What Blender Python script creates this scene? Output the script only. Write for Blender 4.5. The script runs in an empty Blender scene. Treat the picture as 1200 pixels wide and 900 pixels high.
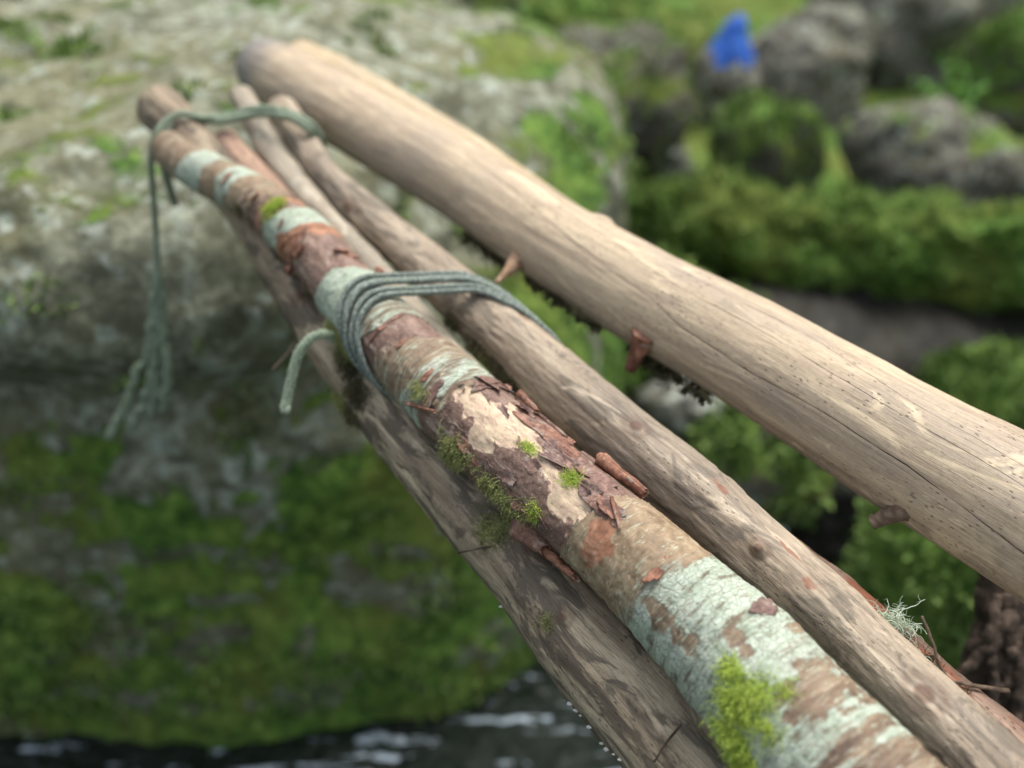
import bpy, math, random
import numpy as np
from mathutils import Vector

# ------------------------------------------------------------------ camera, sky, sun, exposure
PI = math.pi
sc = bpy.context.scene
COL = sc.collection
PITCH = math.radians(30.0)
CAM = np.array([0.0, 0.0, 1.75])
F = 1200.0
FWD = np.array([0, math.cos(PITCH), -math.sin(PITCH)])
UP = np.array([0, math.sin(PITCH), math.cos(PITCH)])
RIGHT = np.array([1.0, 0, 0])
cam_d = bpy.data.cameras.new('camera')
cam = bpy.data.objects.new('camera', cam_d); COL.objects.link(cam)
cam.location = CAM; cam.rotation_euler = (PI/2 - PITCH, 0, 0)
cam_d.sensor_width = 36; cam_d.lens = 36; cam_d.clip_start = 0.02; cam_d.clip_end = 500
cam_d.dof.use_dof = True; cam_d.dof.focus_distance = 0.84; cam_d.dof.aperture_fstop = 2.15
sc.camera = cam

SUN_EL, SUN_AZ = math.radians(68), math.radians(40)      # azimuth from +Y towards +X
world = bpy.data.worlds.new('World'); sc.world = world; world.use_nodes = True
wn = world.node_tree.nodes; wl = world.node_tree.links
sky = wn.new('ShaderNodeTexSky'); sky.sky_type = 'NISHITA'; sky.sun_disc = False
sky.sun_elevation = SUN_EL; sky.sun_rotation = SUN_AZ; sky.air_density = 1.0; sky.dust_density = 6.0; sky.ozone_density = 0.6
hs = wn.new('ShaderNodeHueSaturation'); hs.inputs['Saturation'].default_value = .5     # thin cloud whitens the sky
wl.new(sky.outputs[0], hs.inputs['Color']); wl.new(hs.outputs[0], wn['Background'].inputs[0]); wn['Background'].inputs[1].default_value = 0.15
sd = bpy.data.lights.new('sun', 'SUN'); sd.energy = 1.0; sd.angle = math.radians(30); sd.color = (1, 0.95, 0.87)
sun = bpy.data.objects.new('sun', sd); COL.objects.link(sun); sun.location = (2, 2, 6)
sdir = Vector((math.sin(SUN_AZ)*math.cos(SUN_EL), math.cos(SUN_AZ)*math.cos(SUN_EL), math.sin(SUN_EL)))
sun.rotation_euler = sdir.to_track_quat('Z', 'Y').to_euler()
vs = sc.view_settings
vs.view_transform = 'Standard'; vs.look = 'None'; vs.exposure = 1.0; vs.gamma = 1
vs.use_curve_mapping = False

# ------------------------------------------------------------------ maths helpers
rnd = random.Random(7)
rg = np.random.default_rng(11)

def W(px, py, d):
    """world point seen at pixel (px,py) of the 1200x900 photograph at depth d along the lens axis"""
    return CAM + RIGHT*((px-600)/F*d) + UP*(-(py-450)/F*d) + FWD*d

def proj(P):
    Q = P - CAM
    z = Q @ FWD
    return 600 + F*(Q @ RIGHT)/z, 450 - F*(Q @ UP)/z, z

def _h(ix, iy, iz, seed):
    n = (ix*374761393 + iy*668265263 + iz*2147483647 + seed*974634777) & 0xffffffff
    n = ((n ^ (n >> 13))*1274126177) & 0xffffffff
    n = ((n ^ (n >> 16))*2246822519) & 0xffffffff
    return ((n ^ (n >> 15)) & 0xffff)/65535.0

def vnoise(P, seed=0):
    I = np.floor(P).astype(np.int64); f = P - I; f = f*f*f*(f*(f*6-15)+10)
    out = 0
    for dx in (0, 1):
        wx = f[:, 0] if dx else 1-f[:, 0]
        for dy in (0, 1):
            wy = f[:, 1] if dy else 1-f[:, 1]
            for dz in (0, 1):
                wz = f[:, 2] if dz else 1-f[:, 2]
                out = out + _h(I[:, 0]+dx, I[:, 1]+dy, I[:, 2]+dz, seed)*wx*wy*wz
    return out*2-1

def fbm(P, oct=4, seed=0, gain=.5, lac=2.03):
    P = np.asarray(P, float); a = 1.0; s = 0; t = 0
    for o in range(oct):
        s = s + a*vnoise(P + 17.3*o, seed+o); t += a; a *= gain; P = P*lac
    return s/t*1.3

def sstep(a, b, x):
    t = np.clip((x-a)/(b-a), 0, 1); return t*t*(3-2*t)

# ------------------------------------------------------------------ object helpers
def tag(o, label=None, cat=None, group=None, kind=None):
    if label: o['label'] = label
    if cat: o['category'] = cat
    if group: o['group'] = group
    if kind: o['kind'] = kind
    return o

def mesh_obj(name, V, Fc, mat, parent=None, smooth=True, attrs=None):
    me = bpy.data.meshes.new(name)
    V = np.asarray(V, np.float32)
    if isinstance(Fc, np.ndarray):
        n, k = Fc.shape
        me.vertices.add(len(V)); me.vertices.foreach_set('co', V.ravel())
        me.loops.add(n*k); me.loops.foreach_set('vertex_index', Fc.ravel().astype(np.int32))
        me.polygons.add(n); me.polygons.foreach_set('loop_start', np.arange(0, n*k, k, dtype=np.int32))
        me.polygons.foreach_set('loop_total', np.full(n, k, np.int32))
        me.update(calc_edges=True); me.validate()
    else:
        me.from_pydata([tuple(v) for v in V], [], Fc)
    if smooth:
        me.polygons.foreach_set('use_smooth', np.ones(len(me.polygons), bool))
    for k, a in (attrs or {}).items():
        a = np.asarray(a, np.float32)
        if a.ndim == 2:
            at = me.attributes.new(k, 'FLOAT_VECTOR', 'POINT'); at.data.foreach_set('vector', a.ravel())
        else:
            at = me.attributes.new(k, 'FLOAT', 'POINT'); at.data.foreach_set('value', a.ravel())
    if mat: me.materials.append(mat)
    o = bpy.data.objects.new(name, me); COL.objects.link(o)
    if parent: o.parent = parent
    return o

def empty(name, loc, label, cat, group=None):
    o = bpy.data.objects.new(name, None); COL.objects.link(o); o.empty_display_size = .03
    o.location = loc
    return tag(o, label, cat, group)

def adopt(o, parent):
    """parent a mesh made in world coordinates to an Empty standing at its thing's base"""
    off = np.array(parent.location)
    me = o.data
    co = np.empty(len(me.vertices)*3, np.float32); me.vertices.foreach_get('co', co)
    co = co.reshape(-1, 3) - off; me.vertices.foreach_set('co', co.ravel().astype(np.float32)); me.update()
    o.parent = parent
    return o

# ------------------------------------------------------------------ node helpers
class NT:
    def __init__(s, name, rough=.8, spec=.3):
        s.m = bpy.data.materials.new(name); s.m.use_nodes = True
        s.t = s.m.node_tree; s.n = s.t.nodes; s.l = s.t.links
        s.b = s.n['Principled BSDF']; s.b.inputs['Roughness'].default_value = rough
        s.b.inputs['Specular IOR Level'].default_value = spec
    def put(s, sock, v):
        if isinstance(v, bpy.types.NodeSocket): s.l.new(v, sock)
        elif v is not None:
            if isinstance(v, (tuple, list)) and len(v) == 3 and sock.type == 'RGBA': v = (*v, 1)
            sock.default_value = v
    def attr(s, name):
        a = s.n.new('ShaderNodeAttribute'); a.attribute_name = name; return a
    def co(s, which='Object'):
        return s.n.new('ShaderNodeTexCoord').outputs[which]
    def geo(s, which): return s.n.new('ShaderNodeNewGeometry').outputs[which]
    def map(s, v, scale=(1, 1, 1), loc=(0, 0, 0)):
        m = s.n.new('ShaderNodeMapping'); s.put(m.inputs[0], v)
        m.inputs['Scale'].default_value = scale; m.inputs['Location'].default_value = loc
        return m.outputs[0]
    def noise(s, v, scale=5, det=4, rough=.55, dist=0, out=0):
        n = s.n.new('ShaderNodeTexNoise'); s.put(n.inputs['Vector'], v)
        n.inputs['Scale'].default_value = scale; n.inputs['Detail'].default_value = det
        n.inputs['Roughness'].default_value = rough; n.inputs['Distortion'].default_value = dist
        return n.outputs[out]
    def vor(s, v, scale=5, feature='F1', rand=1, out='Distance'):
        n = s.n.new('ShaderNodeTexVoronoi'); n.feature = feature; s.put(n.inputs['Vector'], v)
        n.inputs['Scale'].default_value = scale; n.inputs['Randomness'].default_value = rand
        return n.outputs[out]
    def math(s, op, a, b=None, c=None, clamp=False):
        n = s.n.new('ShaderNodeMath'); n.operation = op; n.use_clamp = clamp
        for i, v in enumerate((a, b, c)):
            if v is not None: s.put(n.inputs[i], v)
        return n.outputs[0]
    def ramp(s, v, a, b, lo=0., hi=1.):
        n = s.n.new('ShaderNodeMapRange'); n.interpolation_type = 'SMOOTHSTEP'
        s.put(n.inputs[0], v)
        for i, x in zip((1, 2, 3, 4), (a, b, lo, hi)): n.inputs[i].default_value = x
        return n.outputs[0]
    def mix(s, f, a, b, mode='MIX'):
        n = s.n.new('ShaderNodeMix'); n.data_type = 'RGBA'; n.blend_type = mode
        s.put(n.inputs['Factor'], f); s.put(n.inputs['A'], a); s.put(n.inputs['B'], b)
        return n.outputs['Result']
    def cr(s, v, stops):
        n = s.n.new('ShaderNodeValToRGB'); s.put(n.inputs[0], v); e = n.color_ramp.elements
        while len(e) < len(stops): e.new(.5)
        for el, (p, c) in zip(e, stops): el.position = p; el.color = (*c, 1)
        return n.outputs[0]
    def sep(s, v):
        n = s.n.new('ShaderNodeSeparateXYZ'); s.put(n.inputs[0], v); return n.outputs
    def bump(s, h, dist, strength=1., normal=None):
        n = s.n.new('ShaderNodeBump'); s.put(n.inputs['Height'], h)
        n.inputs['Distance'].default_value = dist; n.inputs['Strength'].default_value = strength
        if normal is not None: s.put(n.inputs['Normal'], normal)
        return n.outputs[0]
    def out(s, col=None, normal=None, rough=None):
        if col is not None: s.put(s.b.inputs['Base Color'], col)
        if normal is not None: s.l.new(normal, s.b.inputs['Normal'])
        if rough is not None: s.put(s.b.inputs['Roughness'], rough)
        return s.m

# ------------------------------------------------------------------ materials
def mat_stone(name, mossy=0.5, dark=1.0, wet=0.0, tint=(1, 1, 1), lichen=.5):
    """stone with lichen and moss; moss grows on top faces, 'mossmask' adds to it where the mesh has one"""
    t = NT(name, .9, .3)
    p = t.co('Object'); am = t.attr('mossmask').outputs['Fac']
    n1 = t.noise(p, 3.5, 6, .6, .4); n2 = t.noise(p, 14, 6, .65, .3); n3 = t.noise(p, 55, 4, .6)
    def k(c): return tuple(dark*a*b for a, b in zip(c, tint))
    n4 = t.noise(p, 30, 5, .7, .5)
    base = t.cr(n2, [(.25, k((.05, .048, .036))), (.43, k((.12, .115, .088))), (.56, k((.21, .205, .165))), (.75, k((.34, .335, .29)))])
    base = t.mix(t.ramp(n4, .40, .62, .65, 0), base, k((.055, .05, .035)))
    brown = t.mix(t.ramp(n1, .42, .62, 0, .8), base, t.mix(.6, base, k((.14, .125, .07))))
    ros = t.math('MULTIPLY', t.ramp(t.math('ADD', t.vor(p, 17), t.math('MULTIPLY', t.noise(p, 70, 4, .7), .30)), .40, .47, 1, 0), t.ramp(t.noise(p, 7, 3, .5), .47, .55))
    lv = t.ramp(t.math('ADD', t.math('MULTIPLY', t.noise(p, 24, 5, .7, .25), .75), t.math('MULTIPLY', t.noise(p, 5, 3, .5), .25)), .575 - .09*lichen, .64 - .09*lichen)
    lichc = t.cr(n3, [(.3, (.20, .24, .18)), (.5, (.31, .36, .30)), (.68, (.50, .53, .47))])
    lv = t.math('MAXIMUM', t.math('MULTIPLY', lv, .75), t.math('MULTIPLY', ros, .9 if lichen > .3 else .3))
    c = t.mix(t.math('MULTIPLY', lv, .85 if dark > .3 else .12), brown, lichc)
    nz = t.sep(t.geo('Normal'))[2]
    mm = t.math('ADD', t.math('MULTIPLY', nz, .22), t.math('ADD', t.math('ADD', t.math('MULTIPLY', t.noise(p, 5, 5, .62, .6), .72), t.math('MULTIPLY', n4, .28)), am))
    th = .98 - .5*mossy
    mf = t.ramp(mm, th, th + .07)
    mossc = t.cr(t.noise(p, 28, 5, .7), [(.2, (.012, .028, .006)), (.38, (.035, .085, .014)), (.52, (.095, .19, .026)), (.72, (.26, .37, .08))])
    mossc = t.mix(t.ramp(n1, .42, .62), mossc, t.mix(.6, mossc, (.15, .16, .03)))
    c = t.mix(mf, c, mossc)
    h = t.math('ADD', t.math('MULTIPLY', n2, .7), t.math('ADD', t.math('MULTIPLY', n3, .35), t.math('MULTIPLY', mf, t.noise(p, 90, 3, .7))))
    nrm = t.bump(h, .02, .8)
    t.b.inputs['Roughness'].default_value = .9 - .6*wet
    return t.out(c, nrm)

def mat_moss(name, c0, c1, c2):
    t = NT(name, .75, .25)
    p = t.co('Object')
    c = t.cr(t.noise(p, 60, 4, .6), [(.3, c0), (.5, c1), (.7, c2)])
    r = t.attr('tone').outputs['Fac']
    c = t.mix(r, c, c2)
    t.b.inputs['Subsurface Weight'].default_value = 0
    return t.out(c)

def mat_wood(name, pale, mid, dark, grey, crack=True, red=0., blotch=.5, lichen=0., speck=1.):
    """weathered bare wood, grain runs along the log (attribute 'rest' is the unrolled log)"""
    t = NT(name, .62, .28)
    r = t.attr('rest').outputs['Vector']
    g1 = t.noise(t.map(r, (60, 60, 3.5)), 1, 6, .62, .3)
    g2 = t.noise(t.map(r, (240, 240, 9)), 1, 5, .65, .2)
    g3 = t.noise(t.map(r, (700, 700, 30)), 1, 3, .6)
    b1 = t.noise(t.map(r, (14, 14, 5)), 1, 5, .6, .6)
    b2 = t.noise(t.map(r, (36, 36, 11)), 1, 5, .65, 1.2)
    c = t.cr(g1, [(.28, dark), (.44, mid), (.6, pale), (.8, tuple(min(1, x*1.15) for x in pale))])
    c = t.mix(t.ramp(b1, .45, .62, 0, .55), c, grey)
    c = t.mix(t.ramp(g2, .38, .62, .0, .30), c, pale)
    g4 = t.noise(t.map(r, (1100, 1100, 26), (5, 1, 2)), 1, 4, .7, .1)
    c = t.mix(t.ramp(g4, .40, .56, .48, 0), c, dark)
    g5 = t.noise(t.map(r, (300, 300, 200), (1, 6, 2)), 1, 5, .75, .3)
    c = t.mix(t.ramp(g5, .54, .68, 0, .5), c, tuple(x*.55 for x in grey))
    c = t.mix(t.ramp(g5, .30, .42, .35, 0), c, tuple(min(1, x*1.25) for x in pale))
    c = t.mix(t.ramp(b2, .60 - .12*blotch, .66 - .10*blotch, 0, .75*blotch), c, tuple(x*.42 for x in grey))
    c = t.mix(t.ramp(t.noise(t.map(r, (30, 30, 7), (3, 5, 1)), 1, 5, .65, 1.4), .58, .66, 0, .7), c, tuple(min(1, x*1.22) for x in pale))
    if red:
        c = t.mix(t.ramp(t.noise(t.map(r, (34, 34, 8), (7, 1, 4)), 1, 4, .55, .8), .66 - .16*red, .70 - .14*red, 0, .9), c, (.27, .10, .055))
    if lichen:
        c = t.mix(t.ramp(t.noise(t.map(r, (40, 40, 18), (1, 9, 2)), 1, 5, .7, .8), .60, .68, 0, lichen), c, (.50, .56, .48))
    # beetle marks and pits
    sp = t.vor(t.map(r, (260, 260, 110)), 1)
    spm = t.math('MULTIPLY', t.ramp(sp, .14, .24, 1, 0), t.ramp(t.noise(t.map(r, (25, 25, 9), (4, 4, 4)), 1, 2), .44, .58))
    c = t.mix(t.math('MULTIPLY', spm, .65*speck), c, (.07, .045, .03))
    gl = t.ramp(t.noise(t.map(r, (420, 420, 7), (2, 8, 1)), 1, 3, .6), .66, .74, 0, .45)
    c = t.mix(gl, c, tuple(x*.5 for x in dark))
    rz = t.math('ADD', t.attr('redz').outputs['Fac'], t.math('MULTIPLY', t.math('SUBTRACT', t.noise(t.map(r, (90, 90, 30)), 1, 5, .7, .5), .5), 1.1))
    c = t.mix(t.ramp(rz, .48, .60, 0, .85), c, t.mix(g2, (.12, .05, .035), (.32, .15, .09)))
    ks = t.attr('knot').outputs['Fac']
    c = t.mix(t.math('MULTIPLY', ks, .8), c, (.11, .06, .04))
    h = t.math('ADD', t.math('MULTIPLY', g1, .5), t.math('ADD', t.math('MULTIPLY', g2, .4), t.math('ADD', t.math('MULTIPLY', g4, .25), t.math('MULTIPLY', g5, .25))))
    h = t.math('SUBTRACT', h, t.math('MULTIPLY', spm, .35))
    if crack:
        cv = t.attr('crack').outputs['Vector']
        wob = t.math('MULTIPLY', t.math('SUBTRACT', t.noise(t.map(r, (60, 60, 45)), 1, 4, .6), .5), .0022)
        s3 = t.sep(cv)
        tot = None
        for i, w in ((0, .00062), (1, .0004), (2, .00032)):
            d = t.math('ABSOLUTE', t.math('ADD', s3[i], wob))
            wv = t.math('MULTIPLY', t.ramp(t.noise(t.map(r, (1, 1, 16), (i*3, 2, 1)), 1, 3), .3, .6, .2, 1.0), w)
            li = t.math('SUBTRACT', 1.0, t.math('DIVIDE', d, wv), clamp=True)
            tot = li if tot is None else t.math('MAXIMUM', tot, li)
        c = t.mix(t.math('MINIMUM', t.math('MULTIPLY', tot, 2.2), .92), c, (.045, .03, .022))
        h = t.math('SUBTRACT', h, t.math('MULTIPLY', tot, 1.2))
    if True:
        gr = t.attr('tip').outputs['Fac']
        c = t.mix(gr, c, t.mix(g2, (.12, .125, .125), (.22, .22, .21)))
    nrm = t.bump(h, .0016, .9)
    return t.out(c, nrm, t.ramp(g2, .3, .7, .5, .78))

def mat_birch():
    t = NT('birch_bark', .6, .3)
    r = t.attr('rest').outputs['Vector']
    m = t.sep(t.attr('zone').outputs['Vector'])         # lichen bias, peeled purple, pale inner wood
    m2 = t.sep(t.attr('zone2').outputs['Vector'])       # olive, orange, green stain
    ring = t.noise(t.map(r, (13, 13, 105)), 1, 7, .66, .8)
    ring2 = t.noise(t.map(r, (34, 34, 300), (3, 1, 7)), 1, 5, .66, .5)
    fine = t.noise(r, 420, 4, .65)
    midn = t.noise(r, 70, 5, .65, .5)
    big = t.noise(r, 22, 4, .6)
    bark = t.cr(ring, [(.3, (.085, .055, .038)), (.46, (.165, .115, .075)), (.6, (.26, .20, .13)), (.75, (.38, .32, .23))])
    bark = t.mix(t.ramp(ring2, .5, .7, 0, .5), bark, (.13, .08, .06))
    olive = t.cr(midn, [(.3, (.13, .09, .055)), (.5, (.25, .18, .11)), (.72, (.40, .33, .22))])
    c = t.mix(m2[0], bark, olive)
    # thin scratches that show the pale layer
    scr = t.ramp(t.noise(t.map(r, (120, 40, 330), (8, 2, 1)), 1, 4, .6, 1.6), .60, .68, 0, .55)
    c = t.mix(scr, c, (.56, .50, .40))
    mint = t.ramp(t.noise(t.map(r, (60, 60, 420), (2, 9, 4)), 1, 5, .7, 1.2), .56, .63, 0, .75)
    c = t.mix(t.math('MULTIPLY', mint, t.ramp(big, .4, .55, .15, 1)), c, (.42, .50, .38))
    c = t.mix(t.ramp(t.noise(r, 330, 5, .75), .56, .68, 0, .6), c, (.10, .065, .045))
    # lichen crust
    lf = t.math('ADD', t.math('MULTIPLY', m[0], .27), t.math('ADD', t.math('MULTIPLY', ring, .44), t.math('ADD', t.math('MULTIPLY', ring2, .32), t.math('ADD', t.math('MULTIPLY', midn, .22), t.math('MULTIPLY', fine, .08)))))
    lm = t.ramp(lf, .64, .735)
    lc = t.cr(t.math('ADD', t.math('MULTIPLY', midn, .6), t.math('MULTIPLY', ring, .4)), [(.3, (.18, .22, .16)), (.43, (.29, .36, .27)), (.54, (.40, .47, .38)), (.7, (.52, .57, .49))])
    lc = t.mix(t.ramp(big, .4, .6, 0, .45), lc, (.38, .42, .35))
    specks = t.ramp(t.noise(t.map(r, (170, 170, 420), (1, 7, 2)), 1, 3, .6, .5), .64, .70, 0, .75)
    lc = t.mix(specks, lc, (.13, .10, .08))
    lc = t.mix(t.ramp(t.noise(r, 260, 5, .75), .53, .68, 0, .55), lc, (.20, .20, .14))
    lc = t.mix(t.ramp(t.noise(t.map(r, (30, 30, 240), (3, 3, 9)), 1, 4, .6, 1.5), .60, .64, 0, .7), lc, (.24, .17, .12))
    dkm = t.ramp(t.noise(t.map(r, (45, 45, 150), (6, 2, 2)), 1, 4, .7, .6), .66, .70, 0, .9)
    lc = t.mix(dkm, lc, (.16, .115, .10))
    ce = t.vor(t.map(r, (150, 150, 260)), 1, 'DISTANCE_TO_EDGE')
    lc = t.mix(t.math('MULTIPLY', t.ramp(ce, .02, .09, .42, 0), t.ramp(midn, .42, .58, .2, 1)), lc, (.15, .15, .11))
    c = t.mix(lm, c, lc)
    # peeled smooth purple bark
    pur = t.cr(t.noise(t.map(r, (50, 50, 30)), 1, 6, .7, .8), [(.3, (.075, .043, .034)), (.47, (.15, .093, .072)), (.62, (.23, .155, .12)), (.78, (.40, .32, .25))])
    pur = t.mix(t.ramp(fine, .53, .68, 0, .5), pur, (.36, .28, .22))
    pur = t.mix(t.ramp(t.noise(r, 190, 5, .75, .5), .56, .66, 0, .75), pur, (.045, .028, .024))
    pur = t.mix(t.ramp(t.noise(t.map(r, (60, 60, 25), (9, 1, 1)), 1, 5, .7, .8), .57, .64, 0, .65), pur, (.40, .33, .26))
    pz = t.ramp(t.math('ADD', m[1], t.math('MULTIPLY', t.math('SUBTRACT', midn, .5), .30)), .45, .52)
    c = t.mix(pz, c, pur)
    og = t.cr(midn, [(.3, (.13, .06, .035)), (.5, (.30, .145, .085)), (.7, (.46, .28, .18))])
    oz = t.ramp(t.math('ADD', m2[1], t.math('MULTIPLY', t.math('SUBTRACT', midn, .5), .25)), .45, .52)
    c = t.mix(oz, c, og)
    pal = t.cr(t.noise(t.map(r, (90, 90, 60), (2, 2, 5)), 1, 6, .68, .6), [(.28, (.24, .16, .12)), (.42, (.42, .31, .23)), (.56, (.53, .42, .29)), (.75, (.64, .53, .37))])
    pal = t.mix(t.ramp(t.noise(t.map(r, (260, 260, 90), (1, 1, 5)), 1, 5, .75, .4), .52, .66, 0, .7), pal, (.22, .14, .10))
    wz = t.ramp(t.math('ADD', m[2], t.math('MULTIPLY', t.math('SUBTRACT', t.noise(t.map(r, (120, 120, 55)), 1, 6, .72, .6), .5), 1.25)), .44, .54)
    c = t.mix(wz, c, pal)
    gz = t.ramp(t.math('ADD', m2[2], t.math('MULTIPLY', t.math('SUBTRACT', t.noise(r, 160, 4, .7), .5), 1.1)), .48, .62, 0, .8)
    c = t.mix(gz, c, t.cr(fine, [(.3, (.05, .08, .02)), (.7, (.24, .29, .09))]))
    c = t.mix(t.attr('tip').outputs['Fac'], c, t.mix(midn, (.16, .09, .07), (.36, .24, .18)))
    h = t.math('ADD', t.math('MULTIPLY', ring2, .5), t.math('ADD', t.math('MULTIPLY', lm, t.ramp(ce, 0, .12, .25, .6)), t.math('ADD', t.math('MULTIPLY', fine, .22), t.math('MULTIPLY', midn, .4))))
    return t.out(c, t.bump(h, .0014, .9), t.ramp(midn, .3, .7, .5, .78))

def mat_curl():
    t = NT('peeled_bark', .55, .35)
    r = t.attr('rest').outputs['Vector']
    n = t.noise(t.map(r, (90, 90, 35)), 1, 5, .65, .5)
    c = t.cr(n, [(.28, (.07, .03, .02)), (.45, (.18, .075, .045)), (.6, (.32, .15, .09)), (.78, (.46, .28, .18))])
    c = t.mix(t.attr('tone').outputs['Fac'], c, t.cr(n, [(.3, (.07, .04, .035)), (.5, (.16, .10, .085)), (.7, (.30, .22, .18))]))
    f = t.noise(t.map(r, (420, 160, 100)), 1, 6, .75, .3)
    c = t.mix(t.ramp(f, .50, .66, 0, .75), c, (.07, .035, .025))
    c = t.mix(t.ramp(f, .30, .42, .6, 0), c, (.50, .36, .26))
    c = t.mix(t.ramp(t.noise(r, 60, 4, .6), .56, .66, 0, .6), c, (.30, .27, .22))
    return t.out(c, t.bump(t.math('ADD', n, f), .0014, .9))

def mat_rope(name, ca, cb, cc):
    t = NT(name, .85, .2)
    r = t.attr('rest').outputs['Vector']
    n = t.noise(r, 300, 4, .7); b = t.noise(r, 28, 4, .6)
    c = t.cr(n, [(.3, ca), (.5, cb), (.72, cc)])
    c = t.mix(t.ramp(b, .5, .68, 0, .6), c, (.13, .17, .09))
    return t.out(c, t.bump(n, .0008, .8))

def mat_simple(name, stops, scale=40, rough=.8, bump=.001, spec=.3):
    t = NT(name, rough, spec)
    p = t.co('Object'); n = t.noise(p, scale, 5, .65, .3)
    return t.out(t.cr(n, stops), t.bump(n, bump, .8))

M = {}
M['pale'] = mat_wood('bare_pale_wood', (.53, .435, .30), (.39, .31, .22), (.23, .175, .125), (.30, .26, .215), blotch=.30)
M['grey'] = mat_wood('weathered_grey_wood', (.42, .355, .265), (.26, .205, .145), (.10, .072, .05), (.185, .165, .135), crack=False, red=0, blotch=.75, speck=.6)
M['left'] = mat_wood('damp_brown_wood', (.43, .36, .25), (.24, .18, .12), (.085, .06, .04), (.17, .14, .105), crack=False, blotch=1.05, speck=1.)
M['thin'] = mat_wood('pale_grey_wood', (.40, .36, .28), (.29, .25, .19), (.15, .12, .085), (.22, .205, .17), crack=False, blotch=.5, lichen=.5)
M['pink'] = mat_wood('pinkish_wood', (.46, .33, .235), (.32, .205, .145), (.15, .085, .06), (.25, .18, .145), crack=False, blotch=.4)
M['redw'] = mat_wood('reddish_wood', (.46, .31, .22), (.30, .18, .12), (.14, .085, .06), (.25, .20, .17), crack=False, red=1.15, blotch=.5)
M['birch'] = mat_birch()
M['curl'] = mat_curl()
M['rope'] = mat_rope('grey_green_rope', (.05, .062, .055), (.15, .18, .16), (.34, .39, .35))
M['ropeg'] = mat_rope('mossy_rope', (.08, .11, .07), (.20, .25, .18), (.38, .45, .36))
M['moss'] = mat_moss('bright_moss', (.12, .18, .02), (.30, .42, .05), (.55, .66, .14))
M['mossd'] = mat_moss('olive_moss', (.05, .06, .015), (.16, .18, .05), (.42, .44, .18))
M['duff'] = mat_moss('dark_moss_debris', (.012, .012, .006), (.04, .035, .02), (.12, .11, .05))
M['usnea'] = mat_moss('beard_lichen', (.25, .33, .22), (.42, .52, .38), (.62, .70, .55))
M['twig'] = mat_simple('twig_bark', [(.3, (.06, .04, .03)), (.7, (.22, .16, .11))], 120)
M['root'] = mat_simple('dark_root_bark', [(.3, (.012, .008, .006)), (.5, (.05, .035, .025)), (.75, (.13, .095, .07))], 60, .85, .004)
M['boulder'] = mat_stone('lichened_boulder', .64, 1.25, lichen=.62, tint=(.92, 1.0, .88))
M['rockm'] = mat_stone('mossy_rock', .8, .8, lichen=.3)
M['rockg'] = mat_stone('grey_rock', .72, .85, lichen=.45)
M['rockd'] = mat_stone('dark_wet_rock', .30, .16, wet=.25, lichen=.0)  # dark wet rock, base colour deepened to paint the shade under the trunk
M['rockw'] = mat_stone('wet_bluish_rock', .05, 1.15, wet=.75, tint=(.92, 1.0, 1.12), lichen=.35)
M['trunkm'] = mat_stone('moss_covered_trunk', .98, .3, lichen=.0)
M['soil'] = mat_stone('bank_soil', .80, .5, lichen=.2)

# ------------------------------------------------------------------ logs
def catmull(P, n):
    P = np.asarray(P, float); m = len(P)
    Q = np.vstack([2*P[0]-P[1], P, 2*P[-1]-P[-2]])
    u = np.linspace(0, m-1, n); i = np.minimum(u.astype(int), m-2); f = (u-i)[:, None]
    a, b, c, d = Q[i], Q[i+1], Q[i+2], Q[i+3]
    return .5*(2*b + (c-a)*f + (2*a-5*b+4*c-d)*f**2 + (3*b-a-3*c+d)*f**3)

class Log: pass

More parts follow.
